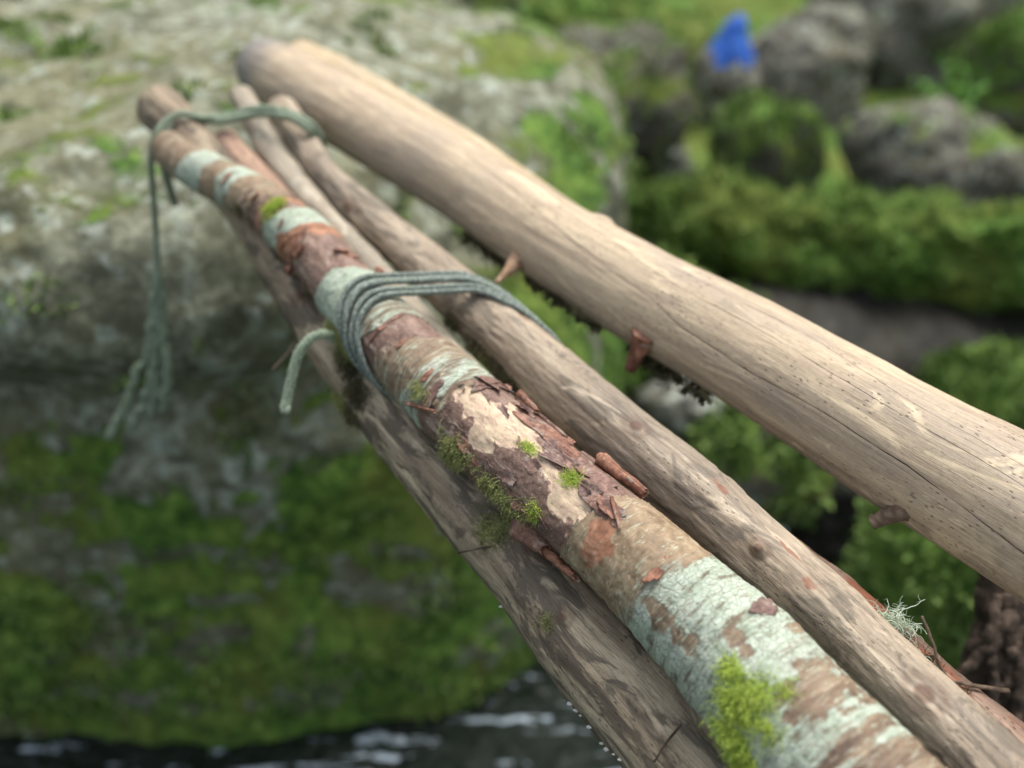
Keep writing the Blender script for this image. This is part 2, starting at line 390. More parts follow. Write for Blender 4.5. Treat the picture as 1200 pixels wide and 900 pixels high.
def make_log(pix, inv0, inv1, nr, na, name, mat, disp=None, cap0=True, cap1=False, seed=0, attrs=None, smooth_pts=True, lump=.0025, rescale=1.0):
    """pix: (px,py,width px) along the log; its inverse depth runs evenly from inv0 to inv1 along the line in the picture"""
    pix = np.array(pix, float)
    d = pix[-1, :2]-pix[0, :2]; d /= np.linalg.norm(d)
    s = (pix[:, :2]-pix[0, :2]) @ d; s = s/s[-1]
    z = 1/(inv0 + (inv1-inv0)*s)
    P = np.array([W(a, b, zz) for (a, b, w), zz in zip(pix, z)])
    R = pix[:, 2]/F*z/2*rescale
    C = catmull(np.column_stack([P, R]), 400)
    L = np.concatenate([[0], np.cumsum(np.linalg.norm(np.diff(C[:, :3], axis=0), axis=1))])
    l = np.linspace(0, L[-1], nr)
    ctr = np.column_stack([np.interp(l, L, C[:, k]) for k in range(3)])
    rad = np.interp(l, L, C[:, 3])
    # smooth the axis a little
    T = np.gradient(ctr, axis=0); T /= np.linalg.norm(T, axis=1)[:, None]
    Zu = np.array([0, 0, 1.0]); N = Zu - (T @ Zu)[:, None]*T; N /= np.linalg.norm(N, axis=1)[:, None]
    B = np.cross(T, N)
    a = np.linspace(-PI, PI, na, endpoint=False)
    A, LL = np.meshgrid(a, l); RR = np.repeat(rad[:, None], na, 1)
    rest = np.stack([RR*np.cos(A), RR*np.sin(A), LL], -1).reshape(-1, 3)
    off = lump*fbm(rest*np.array([16, 16, 7]), 3, seed) + lump*.35*fbm(rest*np.array([60, 60, 22]), 3, seed+9)
    g = Log(); g.rest = rest; g.A = A.ravel(); g.l = LL.ravel(); g.R = RR.ravel()
    g.ctr, g.T, g.N, g.B, g.lv, g.rad = ctr, T, N, B, l, rad
    dirv = (np.cos(A)[..., None]*N[:, None] + np.sin(A)[..., None]*B[:, None]).reshape(-1, 3)
    g.base = (ctr[:, None] + RR[..., None]*dirv.reshape(nr, na, 3)).reshape(-1, 3)
    g.dirv = dirv
    extra = {}
    if disp:
        o2, extra = disp(g); off = off + o2
    V = g.base + off[:, None]*dirv
    Vg = V.reshape(nr, na, 3)
    tipw = np.zeros(nr)
    def cap(Vg, i0, sgn):
        rings = []
        e = Vg[i0]; c = e.mean(0)
        for k, (sc_, o) in enumerate([(.93, .10), (.8, .15), (.55, .16), (.25, .165), (.02, .165)]):
            rings.append(c + (e-c)*sc_ + sgn*T[i0]*rad[i0]*o)
        return np.array(rings)
    rings = [Vg]; tips = [np.zeros((nr, na))]; n0 = 0
    rl = rest.reshape(nr, na, 3)
    rests = [rl]
    pad = lambda a_, k, v: v
    if cap0:
        cr_ = cap(Vg, 0, -1)[::-1]; n0 = len(cr_)
        rings.insert(0, cr_); tips.insert(0, np.full((n0, na), .8))
        sc0 = np.array([.02, .25, .55, .8, .93])[:, None, None]
        rests.insert(0, np.concatenate([rl[0][None, :, :2]*sc0, np.full((n0, na, 1), -.002)], -1))
    if cap1:
        cr_ = cap(Vg, nr-1, 1); n1 = len(cr_)
        rings.append(cr_); tips.append(np.full((n1, na), .8))
        sc1 = np.array([.93, .8, .55, .25, .02])[:, None, None]
        rests.append(np.concatenate([rl[-1][None, :, :2]*sc1, np.full((n1, na, 1), l[-1])], -1))
    VV = np.concatenate(rings); TT = np.concatenate(tips).ravel(); RS = np.concatenate(rests).reshape(-1, 3)
    nt = len(VV)
    i = np.arange(nt-1)[:, None]; j = np.arange(na)[None, :]; j2 = (j+1) % na
    Fq = np.stack([i*na+j, i*na+j2, (i+1)*na+j2, (i+1)*na+j], -1).reshape(-1, 4)
    at = {'rest': RS + np.array([0, 0, seed*1.7]), 'tip': TT}
    for k, v in extra.items():
        if k == 'tip':
            at['tip'][n0*na:n0*na+nr*na] = np.maximum(at['tip'][n0*na:n0*na+nr*na], v); continue
        full = np.zeros((nt*na,)+v.shape[1:]); full[n0*na:n0*na+nr*na] = v
        if n0: full[:n0*na] = np.tile(v[:na], (n0,)+(1,)*(v.ndim-1))
        if k == 'crack': full[:n0*na] = 1
        at[k] = full
    o = mesh_obj(name, VV.reshape(-1, 3), Fq, mat, None, True, at)
    g.V = V; g.obj = o; g.nr = nr; g.na = na
    g.px, g.py, g.pz = proj(V)
    facing = ((V-CAM)*dirv).sum(1) < 0
    g.facing = facing
    return g

def pick(g, px, py, win=5.):
    """point of a log's surface met by the line of sight through a photograph pixel"""
    d2 = (g.px-px)**2+(g.py-py)**2
    m = g.facing
    dd = np.where(m, d2, 1e12)
    i = int(np.argmin(dd))
    return i, g.V[i], g.dirv[i]

def pick_base(g, px, py):
    X, Y, Z = proj(g.base)
    d2 = (X-px)**2+(Y-py)**2 + np.where(((g.base-CAM)*g.dirv).sum(1) < 0, 0, 1e12)
    i = int(np.argmin(d2)); return i

def add_blob(g, arr, px, py, al, ar, amt=1.0, soft=.35, nz=.0, seed=0, rot=0., rest=None):
    """raise arr in an oval patch (al metres along the log, ar round it) centred on the surface point seen at a pixel"""
    i = g._pb(px, py)
    dl = g.l - g.l[i]; da = (g.A-g.A[i]+PI) % (2*PI)-PI; dr = da*g.R
    if rot: dl, dr = dl*math.cos(rot)+dr*math.sin(rot), -dl*math.sin(rot)+dr*math.cos(rot)
    q = np.sqrt((dl/al)**2+(dr/ar)**2)
    if nz: q = q + nz*g._n
    return np.maximum(arr, amt*(1-sstep(1-soft, 1+soft, q)))

def prep(g):
    X, Y, Z = proj(g.base)
    fac = np.where(((g.base-CAM)*g.dirv).sum(1) < 0, 0, 1e12)
    g._pb = lambda px, py: int(np.argmin((X-px)**2+(Y-py)**2+fac))
    g._n = fbm(g.rest*90, 4, 5)
    g._n2 = fbm(g.rest*np.array([22, 22, 60]), 4, 15)

def knots(g, off, knot, lst):
    for (px, py, h, w) in lst:
        i = g._pb(px, py)
        dl = g.l-g.l[i]; dr = ((g.A-g.A[i]+PI) % (2*PI)-PI)*g.R
        q = np.sqrt((dl/(w*1.3))**2+(dr/w)**2)
        off = off + h*np.exp(-q**2*1.2)*(1+.25*g._n)
        ring = np.exp(-((q-1.0)/.35)**2)
        off = off - h*.18*ring
        knot = np.maximum(knot, np.maximum((1-sstep(.35, .7, q)), .5*ring))
    return off, knot

# ---- birch
BIRCH = [(196, 172, 42), (222, 192, 48), (303, 236, 56), (365, 290, 68), (424, 362, 80), (501, 439, 93), (585, 518, 106),
         (708, 622, 114), (821, 729, 137), (917, 832, 163), (1015, 937, 182), (1130, 1060, 205)]
def birch_disp(g):
    prep(g)
    X, Y, Z = proj(g.base)
    z0 = np.zeros(len(g.l))
    def at(px, py): return g.l[g._pb(px, py)]
    def band(px0, py0, px1, py1, w=.006, nz=.008, tilt=.012):
        nz = max(nz, .012)
        a, b = at(px0, py0), at(px1, py1)
        ll = g.l + nz*g._n2 + tilt*np.sin(g.A-.6)
        return sstep(a-w/2, a+w/2, ll)*(1-sstep(b-w/2, b+w/2, ll))
    lich = np.full(len(z0), -.35); pur = z0.copy(); pale = z0.copy(); ol = z0.copy(); og = z0.copy(); gr = z0.copy()
    # lichen rings along the log
    lich = lich + 1.35*band(214, 188, 240, 200) + 1.2*band(256, 207, 272, 215) + .55*band(280, 222, 325, 246) + 1.5*band(322, 252, 342, 272, .003)
    lich = lich + 1.75*band(392, 318, 418, 345, .003) + .95*band(418, 345, 447, 380, .003)
    lich = lich + .62*band(462, 400, 494, 432, .003) + 1.0*band(494, 430, 522, 458, .003)
    lich = lich + .15*band(680, 600, 745, 660, .02) + .6*band(745, 650, 778, 680, .02) + 1.18*band(775, 675, 1000, 900, .03)
    # peeled, smooth purple-brown parts
    pur = np.maximum(pur, band(300, 238, 318, 250, .004))
    pur = np.maximum(pur, band(350, 274, 390, 320, .003, .005))
    pur = np.maximum(pur, band(446, 378, 466, 402, .003, .003))
    big = band(528, 462, 690, 606, .004, .007)
    pur = np.maximum(pur, big)
    ol = np.maximum(ol, band(690, 606, 775, 678, .05, .02)); ol = np.maximum(ol, .5*band(240, 200, 300, 240, .02))
    # orange under-bark edges
    og = np.maximum(og, band(343, 268, 353, 278, .002, .006))
    og = np.maximum(og, .8*band(306, 244, 312, 249, .002, .006))
    og = add_blob(g, og, 698, 640, .014, .022, .85, nz=.7, soft=.5)
    # pale inner wood
    for (a, b, al, ar, rt) in [(560, 478, .030, .014, .2), (590, 490, .030, .020, .0), (545, 462, .016, .010, .3), (622, 520, .022, .008, .3), (668, 588, .024, .014, .15),
                               (560, 512, .016, .012, 0), (640, 545, .030, .006, .25), (612, 500, .018, .010, .1)]:
        pale = add_blob(g, pale, a, b, al, ar, .95, .7, .5, rot=rt)
    pale = pale*big
    # brown bare patches in the near lichen
    for (a, b, al, ar) in [(965, 800, .016, .026), (1010, 862, .005, .03), (940, 738, .005, .015), (1040, 800, .004, .03), (860, 748, .010, .006), (790, 740, .022, .006)]:
        lich = lich - add_blob(g, z0, a, b, al, ar, .85, .9, .9)
    # dark crevice patches and green stains
    for (a, b, al, ar) in [(405, 400, .02, .012), (500, 450, .016, .008), (545, 530, .03, .010), (600, 575, .03, .012), (640, 590, .02, .012), (300, 255, .03, .008), (620, 525, .01, .008), (885, 830, .035, .018)]:
        gr = add_blob(g, gr, a, b, al, ar, .42, .6, .5)
    # steps in the surface: bark layer stands 1.3 mm proud of the peeled wood
    nzs = g._n*.30
    pz = sstep(.45, .55, pur+nzs*.5)
    wz = sstep(.42, .55, pale+nzs)
    off = -.0014*pz - .0008*wz
    off = off + .0006*sstep(-.2, .6, lich + .8*g._n2) + .0007*g._n2*(1-pz)
    off = off + .0007*fbm(g.rest*np.array([12, 12, 110]), 3, 31)*(1-pz)
    off = off + .0007*fbm(g.rest*170, 3, 33)*(1-.7*wz) + .0005*g._n*pz*(1-wz) - .0006*wz*sstep(.0, .3, fbm(g.rest*np.array([130, 130, 40]), 4, 77))
    # raised lips at the peel borders
    lip = np.exp(-((pur+nzs*.5-.42)/.10)**2); off = off + .0011*lip
    # swellings
    for (a, b, h, w) in [(760, 640, .004, .03), (640, 610, .003, .03), (930, 720, .003, .03), (300, 232, .002, .02), (335, 262, .003, .015)]:
        i = g._pb(a, b); dl = g.l-g.l[i]; dr = ((g.A-g.A[i]+PI) % (2*PI)-PI)*g.R
        off = off + h*np.exp(-(dl**2+dr**2)/w**2)
    return off, {'zone': np.stack([lich, pur, pale], 1), 'zone2': np.stack([ol, og, gr], 1)}
birch = make_log(BIRCH, .765, 1.54, 1150, 230, 'trunk', M['birch'], birch_disp, cap1=True, seed=1, lump=.0016)

# ---- lower-left pole
LEFT = [(186, 126, 56), (222, 164, 52), (262, 212, 50), (298, 258, 52), (330, 312, 58), (387, 395, 66), (470, 498, 82), (543, 580, 95), (620, 663, 105), (691, 752, 120), (780, 850, 138), (873, 957, 152), (960, 1050, 165)]
def left_disp(g):
    prep(g); z = np.zeros(len(g.l)); k = z.copy()
    off, k = knots(g, z, k, [(660, 725, .0035, .006), (620, 640, .003, .012), (352, 350, .003, .008)])
    off = off + .0012*fbm(g.rest*np.array([90, 90, 14]), 4, 3) + .0006*fbm(g.rest*np.array([260, 260, 60]), 2, 4)
    return off, {'knot': k}
left = make_log(LEFT, .715, 1.345, 800, 150, 'trunk', M['left'], left_disp, cap1=True, seed=2, lump=.003)

# ---- middle pole
MID = [(330, 128, 36), (350, 159, 37), (388, 214, 38), (467, 284, 50), (535, 345, 62), (588, 392, 66), (684, 476, 80), (814, 586, 86), (942, 698, 84), (1025, 775, 82), (1102, 848, 86), (1205, 945, 92), (1300, 1035, 98)]
def mid_disp(g):
    prep(g); z = np.zeros(len(g.l)); k = z.copy()
    off, k = knots(g, z, k, [(890, 646, .006, .0065), (408, 240, .003, .008), (745, 500, .0015, .01), (1083, 815, .0015, .012)])
    off = off + .0015*fbm(g.rest*np.array([60, 60, 12]), 4, 6) + .0005*fbm(g.rest*np.array([240, 240, 60]), 2, 7)
    # flaking outer layer
    fl = fbm(g.rest*np.array([30, 30, 9]), 5, 8)
    off = off + .0009*sstep(-.02, .04, fl)
    rz = z.copy()
    for (a, b, al, ar, rt) in [(812, 545, .014, .004, .2), (842, 572, .024, .005, .1), (952, 686, .030, .007, .1), (612, 372, .02, .004, .2), (920, 640, .02, .003, .1)]:
        rz = add_blob(g, rz, a, b, al, ar, .62, .9, .5, rot=rt)
    return off, {'knot': k, 'redz': rz}
mid = make_log(MID, .725, 1.46, 900, 150, 'trunk', M['grey'], mid_disp, cap1=True, seed=3, lump=.0025)

# ---- thin pole between
THIN = [(283, 112, 30), (301, 145, 33), (337, 204, 33), (385, 262, 36), (440, 322, 38), (500, 390, 40), (570, 465, 42), (650, 545, 44)]
def plain_disp(g):
    prep(g); z = np.zeros(len(g.l))
    return .0010*fbm(g.rest*np.array([80, 80, 14]), 4, 6) + .0012*fbm(g.rest*np.array([26, 26, 30]), 3, 16), {'knot': z}
thin = make_log(THIN, .705, 1.04, 500, 90, 'trunk', M['thin'], plain_disp, cap1=True, seed=4, lump=.002)

# ---- short pinkish pole ending beside the birch tip
PINK = [(264, 168, 36), (290, 196, 34), (330, 236, 32), (375, 285, 30), (430, 345, 30)]
pink = make_log(PINK, .735, .90, 260, 72, 'trunk', M['pink'], plain_disp, cap1=True, seed=5, lump=.0015)

# ---- reddish pole low on the right
RED = [(780, 545, 34), (860, 600, 38), (930, 655, 44), (1010, 722, 52), (1085, 793, 60), (1150, 852, 67), (1250, 945, 76), (1330, 1020, 84)]
def red_disp(g):
    prep(g); z = np.zeros(len(g.l)); k = z.copy()
    off, k = knots(g, z, k, [(1060, 745, .002, .007), (1130, 815, .003, .005)])
    return off + .0012*fbm(g.rest*np.array([80, 80, 14]), 4, 6) + .0015*fbm(g.rest*np.array([40, 40, 40]), 4, 16), {'knot': k}
redp = make_log(RED, .985, 1.36, 500, 100, 'trunk', M['redw'], red_disp, cap1=True, seed=6, lump=.003)

# ---- thick stripped pole
MAIN = [(306, 78, 66), (325, 88, 74), (373, 114, 79), (447, 159, 86), (534, 208, 92), (640, 278, 101), (757, 349, 114), (870, 409, 126), (1061, 524, 153), (1156, 578, 167), (1260, 640, 182), (1400, 722, 206)]
def main_disp(g):
    prep(g); z = np.zeros(len(g.l)); k = z.copy()
    off, k = knots(g, z, k, [(708, 256, .005, .014), (770, 352, -.0008, .0022), (450, 165, .002, .02)])
    k = k*0
    off = off + .0006*fbm(g.rest*np.array([110, 110, 8]), 4, 6) + .0014*fbm(g.rest*np.array([9, 9, 6]), 2, 26)
    cr = []
    for path in ([(545, 180), (600, 222), (640, 258), (700, 305), (757, 345), (800, 385), (870, 430), (960, 480), (1060, 545), (1150, 612), (1199, 648)],
                 [(560, 168), (640, 232), (720, 285), (800, 340), (880, 382), (980, 440), (1080, 500), (1199, 570)],
                 [(640, 226), (760, 300), (860, 350), (960, 400), (1060, 465), (1199, 545)]):
        ids = [g._pb(*q) for q in path]
        ls = g.l[ids]; As = g.A[ids]
        o_ = np.argsort(ls); al = np.interp(g.l, ls[o_], As[o_])
        d = ((g.A-al+PI) % (2*PI)-PI)*g.R
        fade = (g.l < ls.min())
        d = d + np.where(fade, 5*(ls.min()-g.l), 0)
        cr.append(d)
    off = off - .0005*np.exp(-(cr[0]/.0009)**2)
    tip = 1-sstep(.02, .085, g.l + .02*fbm(g.rest*40, 3, 2))
    return off, {'knot': k, 'crack': np.stack(cr, 1), 'tip': tip*.85}
mainp = make_log(MAIN, .642, 1.30, 800, 220, 'trunk', M['pale'], main_disp, cap1=True, seed=7, lump=.0013)

# ---- pole lying behind it
BACK = [(352, 70, 48), (388, 88, 50), (438, 118, 52), (520, 167, 54), (605, 226, 56), (700, 292, 60), (800, 360, 62)]
M['backw'] = mat_wood('yellowish_wood', (.56, .46, .30), (.42, .33, .20), (.26, .19, .12), (.36, .31, .24), crack=False, blotch=.3)
back = make_log(BACK, .625, .845, 300, 80, 'trunk', M['backw'], plain_disp, cap1=True, seed=8, lump=.002)

def own(g, name, label, cat, group=None):
    e = empty(name, tuple(g.ctr[0]), label, cat, group)
    adopt(g.obj, e); g.e = e
    return e
GR = 'poles lashed together above the stream'
own(birch, 'birch_pole', 'mint-lichened birch pole with peeling reddish bark lying on top of the lashed bundle', 'pole', GR)
own(left, 'wooden_pole', 'damp brown bare pole lying lowest on the left, under the birch pole', 'pole', GR)
own(mid, 'wooden_pole', 'grey weathered pole with a round knot, running right beside the birch pole', 'pole', GR)
own(thin, 'wooden_pole', 'thin pale grey pole wedged between the birch pole and the knotty grey pole', 'pole', GR)
own(pink, 'wooden_pole', 'short pinkish pole whose cut end sits beside the birch tip under the far rope', 'pole', GR)
own(redp, 'wooden_pole', 'low pole with glossy red bare patches, half hidden by the grey knotty pole', 'pole', GR)
own(mainp, 'stripped_pole', 'thick pale stripped pole with long drying cracks, lying apart from the lashed bundle', 'pole')
own(back, 'wooden_pole', 'yellowish pole showing only as a strip along the far side of the thick pale pole', 'pole')

# ------------------------------------------------------------------ small builders
def tube(P, R, na=8, twist=0., strands=0, amp=.0, nper=6):
    """tube along P with radii R; strands>0 gives it a laid-rope relief"""
    P = np.asarray(P, float); n = len(P); R = np.broadcast_to(R, (n,)).astype(float)
    T = np.gradient(P, axis=0); T /= np.linalg.norm(T, axis=1)[:, None]+1e-12
    N = np.empty_like(P); v = np.array([0, 0, 1.]) if abs(T[0, 2]) < .9 else np.array([1., 0, 0])
    N[0] = v-(v@T[0])*T[0]; N[0] /= np.linalg.norm(N[0])
    for i in range(1, n):
        w = N[i-1]-(N[i-1]@T[i])*T[i]; N[i] = w/(np.linalg.norm(w)+1e-12)
    B = np.cross(T, N)
    a = np.linspace(0, 2*PI, na, endpoint=False)
    L = np.concatenate([[0], np.cumsum(np.linalg.norm(np.diff(P, axis=0), axis=1))])
    rr = R[:, None]*np.ones(na)[None]
    if strands:
        rr = rr*(1 - amp*np.abs(np.sin(strands*.5*(a[None] + L[:, None]*twist)))**1.0 + amp*.5) \
            *(1-.5*amp*np.abs(np.sin(strands*.5*(a[None] - L[:, None]*twist))))
    V = P[:, None]+rr[..., None]*(np.cos(a)[None, :, None]*N[:, None]+np.sin(a)[None, :, None]*B[:, None])
    V = V.reshape(-1, 3)
    i = np.arange(n-1)[:, None]; j = np.arange(na)[None]; j2 = (j+1) % na
    Fq = np.stack([i*na+j, i*na+j2, (i+1)*na+j2, (i+1)*na+j], -1).reshape(-1, 4)
    rest = np.stack([rr*np.cos(a), rr*np.sin(a), np.repeat(L[:, None], na, 1)], -1).reshape(-1, 3)
    # caps
    c0, c1 = len(V), len(V)+1
    V = np.vstack([V, P[0], P[-1]]); rest = np.vstack([rest, [0, 0, 0], [0, 0, L[-1]]])
    jj = np.arange(na); j3 = (jj+1) % na
    f0 = np.stack([np.full(na, c0), j3, jj, jj], -1); f1 = np.stack([np.full(na, c1), (n-1)*na+jj, (n-1)*na+j3, (n-1)*na+j3], -1)
    return V, Fq, np.vstack([f0[:, :3], f1[:, :3]]), rest

class Soup:
    """collects tubes, sheets and blades of ONE thing or part"""
    def __init__(s): s.V = []; s.Q = []; s.T = []; s.rest = []; s.tone = []; s.n = 0
    def add(s, V, Q=None, T=None, rest=None, tone=0.):
        V = np.asarray(V, float)
        s.V.append(V); s.rest.append(V if rest is None else rest)
        s.tone.append(np.broadcast_to(tone, (len(V),)))
        if Q is not None and len(Q): s.Q.append(np.asarray(Q)+s.n)
        if T is not None and len(T): s.T.append(np.asarray(T)+s.n)
        s.n += len(V)
    def tube(s, P, R, na=6, tone=0., **k):
        V, Q, T, r = tube(P, R, na, **k); s.add(V, Q, T, r + np.array([s.n*.013, 0, 0]), tone)
    def build(s, name, mat, parent=None, smooth=True):
        V = np.vstack(s.V); me = bpy.data.meshes.new(name)
        Q = np.vstack(s.Q) if s.Q else np.zeros((0, 4), int); T = np.vstack(s.T) if s.T else np.zeros((0, 3), int)
        lp = np.concatenate([Q.ravel(), T.ravel()]).astype(np.int32)
        tot = np.concatenate([np.full(len(Q), 4), np.full(len(T), 3)]).astype(np.int32)
        st = np.concatenate([[0], np.cumsum(tot)[:-1]]).astype(np.int32)
        me.vertices.add(len(V)); me.vertices.foreach_set('co', V.astype(np.float32).ravel())
        me.loops.add(len(lp)); me.loops.foreach_set('vertex_index', lp)
        me.polygons.add(len(tot)); me.polygons.foreach_set('loop_start', st); me.polygons.foreach_set('loop_total', tot)
        me.update(calc_edges=True); me.validate()
        me.polygons.foreach_set('use_smooth', np.full(len(me.polygons), smooth))
        if len(me.vertices) == len(V):
            a = me.attributes.new('rest', 'FLOAT_VECTOR', 'POINT'); a.data.foreach_set('vector', np.vstack(s.rest).astype(np.float32).ravel())
            a = me.attributes.new('tone', 'FLOAT', 'POINT'); a.data.foreach_set('value', np.concatenate(s.tone).astype(np.float32))
        me.materials.append(mat)
        o = bpy.data.objects.new(name, me); COL.objects.link(o)
        if parent is not None: adopt(o, parent)
        return o

def unit(v): v = np.asarray(v, float); return v/(np.linalg.norm(v)+1e-12)

def moss_tuft(g, centers, n, length, thick, mat, name, parent, lift=.6, droop=.5, spread=1., seed=0, side=5):
    """feathery moss strands rooted on a log: centers = (px,py,along m,around m,weight)"""
    r = np.random.default_rng(seed); S = Soup()
    cw = np.array([c[4] for c in centers]); cw = cw/cw.sum()
    idx = [pick(g, c[0], c[1])[0] for c in centers]
    Rm = g.R
    grid_l = g.lv; a_step = 2*PI/g.na
    for _ in range(n):
        ci = r.choice(len(centers), p=cw); c = centers[ci]; i0 = idx[ci]
        q = r.normal(size=2)*.5
        dl, da = q[0]*c[2], q[1]*c[3]/Rm[i0]
        il = int(np.clip(np.searchsorted(grid_l, g.l[i0]+dl), 0, g.nr-1))
        ia = int(round(((g.A[i0]+da+PI) % (2*PI))/a_step)) % g.na
        k = il*g.na+ia
        p = g.V[k]; nrm = g.dirv[k]; tan = g.T[il]; bit = np.cross(nrm, tan)
        th = r.uniform(0, 2*PI)
        d = unit(nrm*lift + (tan*math.cos(th)+bit*math.sin(th))*spread*r.uniform(.3, 1))
        L = length*r.uniform(.45, 1.25); m = 5
        P = [p-nrm*.0008]; v = d.copy()
        for s_ in range(m):
            v = unit(v + np.array([0, 0, -1])*droop*.35 + r.normal(size=3)*.22)
            nx = P[-1]+v*L/m
            P.append(nx)
        P = np.array(P)
        tone = np.clip(r.normal(.25, .25), 0, 1)
        S.tube(P, thick*np.linspace(1, .35, m+1), 3, tone)
        if side:
            Tn = np.gradient(P, axis=0)
            for _s in range(side):
                u = r.uniform(.2, 1)*m; b = int(min(u, m-1)); f = u-b
                q0 = P[b]*(1-f)+P[b+1]*f; dd = unit(unit(Tn[b])*.7+r.normal(size=3)*.6)
                w = unit(np.cross(dd, r.normal(size=3)))*thick*1.1; ll = L*r.uniform(.10, .22)
                S.add([q0-w, q0+w, q0+dd*ll], None, [[0, 1, 2]], None, min(1, tone+.15))
    return S.build(name, mat, parent, False)

def curl(S, p, ax, up, length, r0, r1, turns, th=.0006, a0=0., bend=0., seed=0, ragged=.3, tone=0.):
    """rolled strip of bark: spiral sheet with two faces; ax = roll axis, up = where the roll starts"""
    ax = unit(ax); up = unit(up-(up@ax)*ax); sd = np.cross(ax, up)
    r = np.random.default_rng(seed); nl, ns = 22, 40
    u = np.linspace(0, 1, nl); t = np.linspace(0, 1, ns)
    e0 = ragged*length*np.cumsum(r.normal(size=ns))/math.sqrt(ns)*.35; e1 = ragged*length*np.cumsum(r.normal(size=ns))/math.sqrt(ns)*.35
    def layer(o):
        G = np.empty((nl, ns, 3))
        for i, uu in enumerate(u):
            R = r0+(r1-r0)*uu; an = a0+turns*2*PI*t; rr = R*(1-.38*t*min(turns, 1.6)/1.2) + o
            lx = -length/2 + uu*length + e0*(1-uu)+e1*uu
            wob = 1+.10*np.sin(an*2.3+uu*5+seed)+.06*np.sin(uu*11+an)+.05*np.sin(uu*27+3*an)
            G[i] = p + ax*lx[:, None] + (up*np.cos(an)[:, None]+sd*np.sin(an)[:, None])*(rr*wob)[:, None] + up*(bend*(2*uu-1)**2)
        return G
    A_, B_ = layer(0), layer(-th)
    V = np.concatenate([A_.reshape(-1, 3), B_.reshape(-1, 3)]); n1 = nl*ns
    i = np.arange(nl-1)[:, None]; j = np.arange(ns-1)[None]
    q = np.stack([i*ns+j, i*ns+j+1, (i+1)*ns+j+1, (i+1)*ns+j], -1).reshape(-1, 4)
    Q = [q, q[:, ::-1]+n1]
    bd = [k for k in range(ns)] + [k*ns+ns-1 for k in range(1, nl)] + [(nl-1)*ns+k for k in range(ns-2, -1, -1)] + [k*ns for k in range(nl-2, 0, -1)]
    bd = np.array(bd); b2 = np.roll(bd, -1)
    Q.append(np.stack([bd, bd+n1, b2+n1, b2], -1))
    tt = np.broadcast_to(tone, (n1,)) if np.isscalar(tone) else tone
    rest = np.stack([np.repeat(u[:, None]*length, ns, 1), np.repeat((t*r0*6*turns)[None], nl, 0), np.full((nl, ns), seed*.31)], -1).reshape(-1, 3)
    S.add(V, np.vstack(Q), None, np.vstack([rest, rest]), np.concatenate([tt, tt]))

def log_dir(g, i): return g.T[i//g.na]

def curl_on(g, px, py, length, r0, r1, turns, rot=0., lift=.0, a0=PI, name='bark_curl', seed=0, tone=0., out_pt=None, ragged=.3, parent=None, bend=0., label=None):
    i, p, n = pick(g, px, py)
    T = log_dir(g, i); Bt = np.cross(n, T)
    ax = T*math.cos(rot)+Bt*math.sin(rot)
    S = Soup(); curl(S, p+n*(r0*.8+lift), ax, n, length, r0, r1, turns, a0=a0, seed=seed, tone=tone, ragged=ragged, bend=bend)
    o = S.build(name, M['curl'], parent or g.e)
    if label: o['label'] = label
    return o

def flake_on(g, px, py, al, ar, liftl=.004, name='bark_flake', seed=0, tone=.3, rot=0., parent=None, th=.0009, edge=1., label=None, mat=None):
    """a plate of bark that follows the log and lifts away at one edge"""
    r = np.random.default_rng(seed); i0, p0, n0 = pick(g, px, py)
    T0 = log_dir(g, i0); B0 = np.cross(n0, T0); R0 = g.R[i0]
    nu, nv = 26, 20; u = np.linspace(-1, 1, nu); v = np.linspace(-1, 1, nv)
    U, Vv = np.meshgrid(u, v, indexing='ij')
    ang = np.arctan2(Vv, U); prof = 1+.16*np.sin(3*ang+seed)+.10*np.sin(7*ang+2*seed)+.05*np.sin(13*ang)
    k = np.maximum(np.abs(U), np.abs(Vv)); rr = np.sqrt(U**2+Vv**2)+1e-9
    U2, V2 = U/rr*k*prof, Vv/rr*k*prof
    x = U2*al; y = V2*ar
    x, y = x*math.cos(rot)-y*math.sin(rot), x*math.sin(rot)+y*math.cos(rot)
    an = y/R0
    lift = liftl*sstep(.1, 1.2, edge*V2+.25*U2) + .0004*fbm(np.stack([x, y, x*0+seed], -1).reshape(-1, 3)*180, 3, seed).reshape(nu, nv)
    ctr = p0-n0*R0
    def lay(o):
        h = R0+.0006+lift+o
        return ctr + T0*x[..., None]+(n0*np.cos(an)[..., None]+B0*np.sin(an)[..., None])*h[..., None]
    A_, B_ = lay(0), lay(-th)
    V = np.concatenate([A_.reshape(-1, 3), B_.reshape(-1, 3)]); n1 = nu*nv
    i = np.arange(nu-1)[:, None]; j = np.arange(nv-1)[None]
    q = np.stack([i*nv+j, i*nv+j+1, (i+1)*nv+j+1, (i+1)*nv+j], -1).reshape(-1, 4)
    bd = [a for a in range(nv)]+[a*nv+nv-1 for a in range(1, nu)]+[(nu-1)*nv+a for a in range(nv-2, -1, -1)]+[a*nv for a in range(nu-2, 0, -1)]
    bd = np.array(bd); b2 = np.roll(bd, -1)
    S = Soup(); rest = np.stack([x, y, lift+seed], -1).reshape(-1, 3)
    S.add(V, np.vstack([q, q[:, ::-1]+n1, np.stack([bd, bd+n1, b2+n1, b2], -1)]), None, np.vstack([rest, rest]), tone)
    o = S.build(name, mat or M['curl'], parent or g.e)
    if label: o['label'] = label
    return o

def px_path(pts, n=60, jit=0., seed=0):
    """pts: (px,py,depth)"""
    P = np.array([W(*q) for q in pts]); C = catmull(P, n)
    if jit: C = C + jit*np.stack([fbm(C*60+k*9, 2, seed+k) for k in range(3)], 1)
    return C


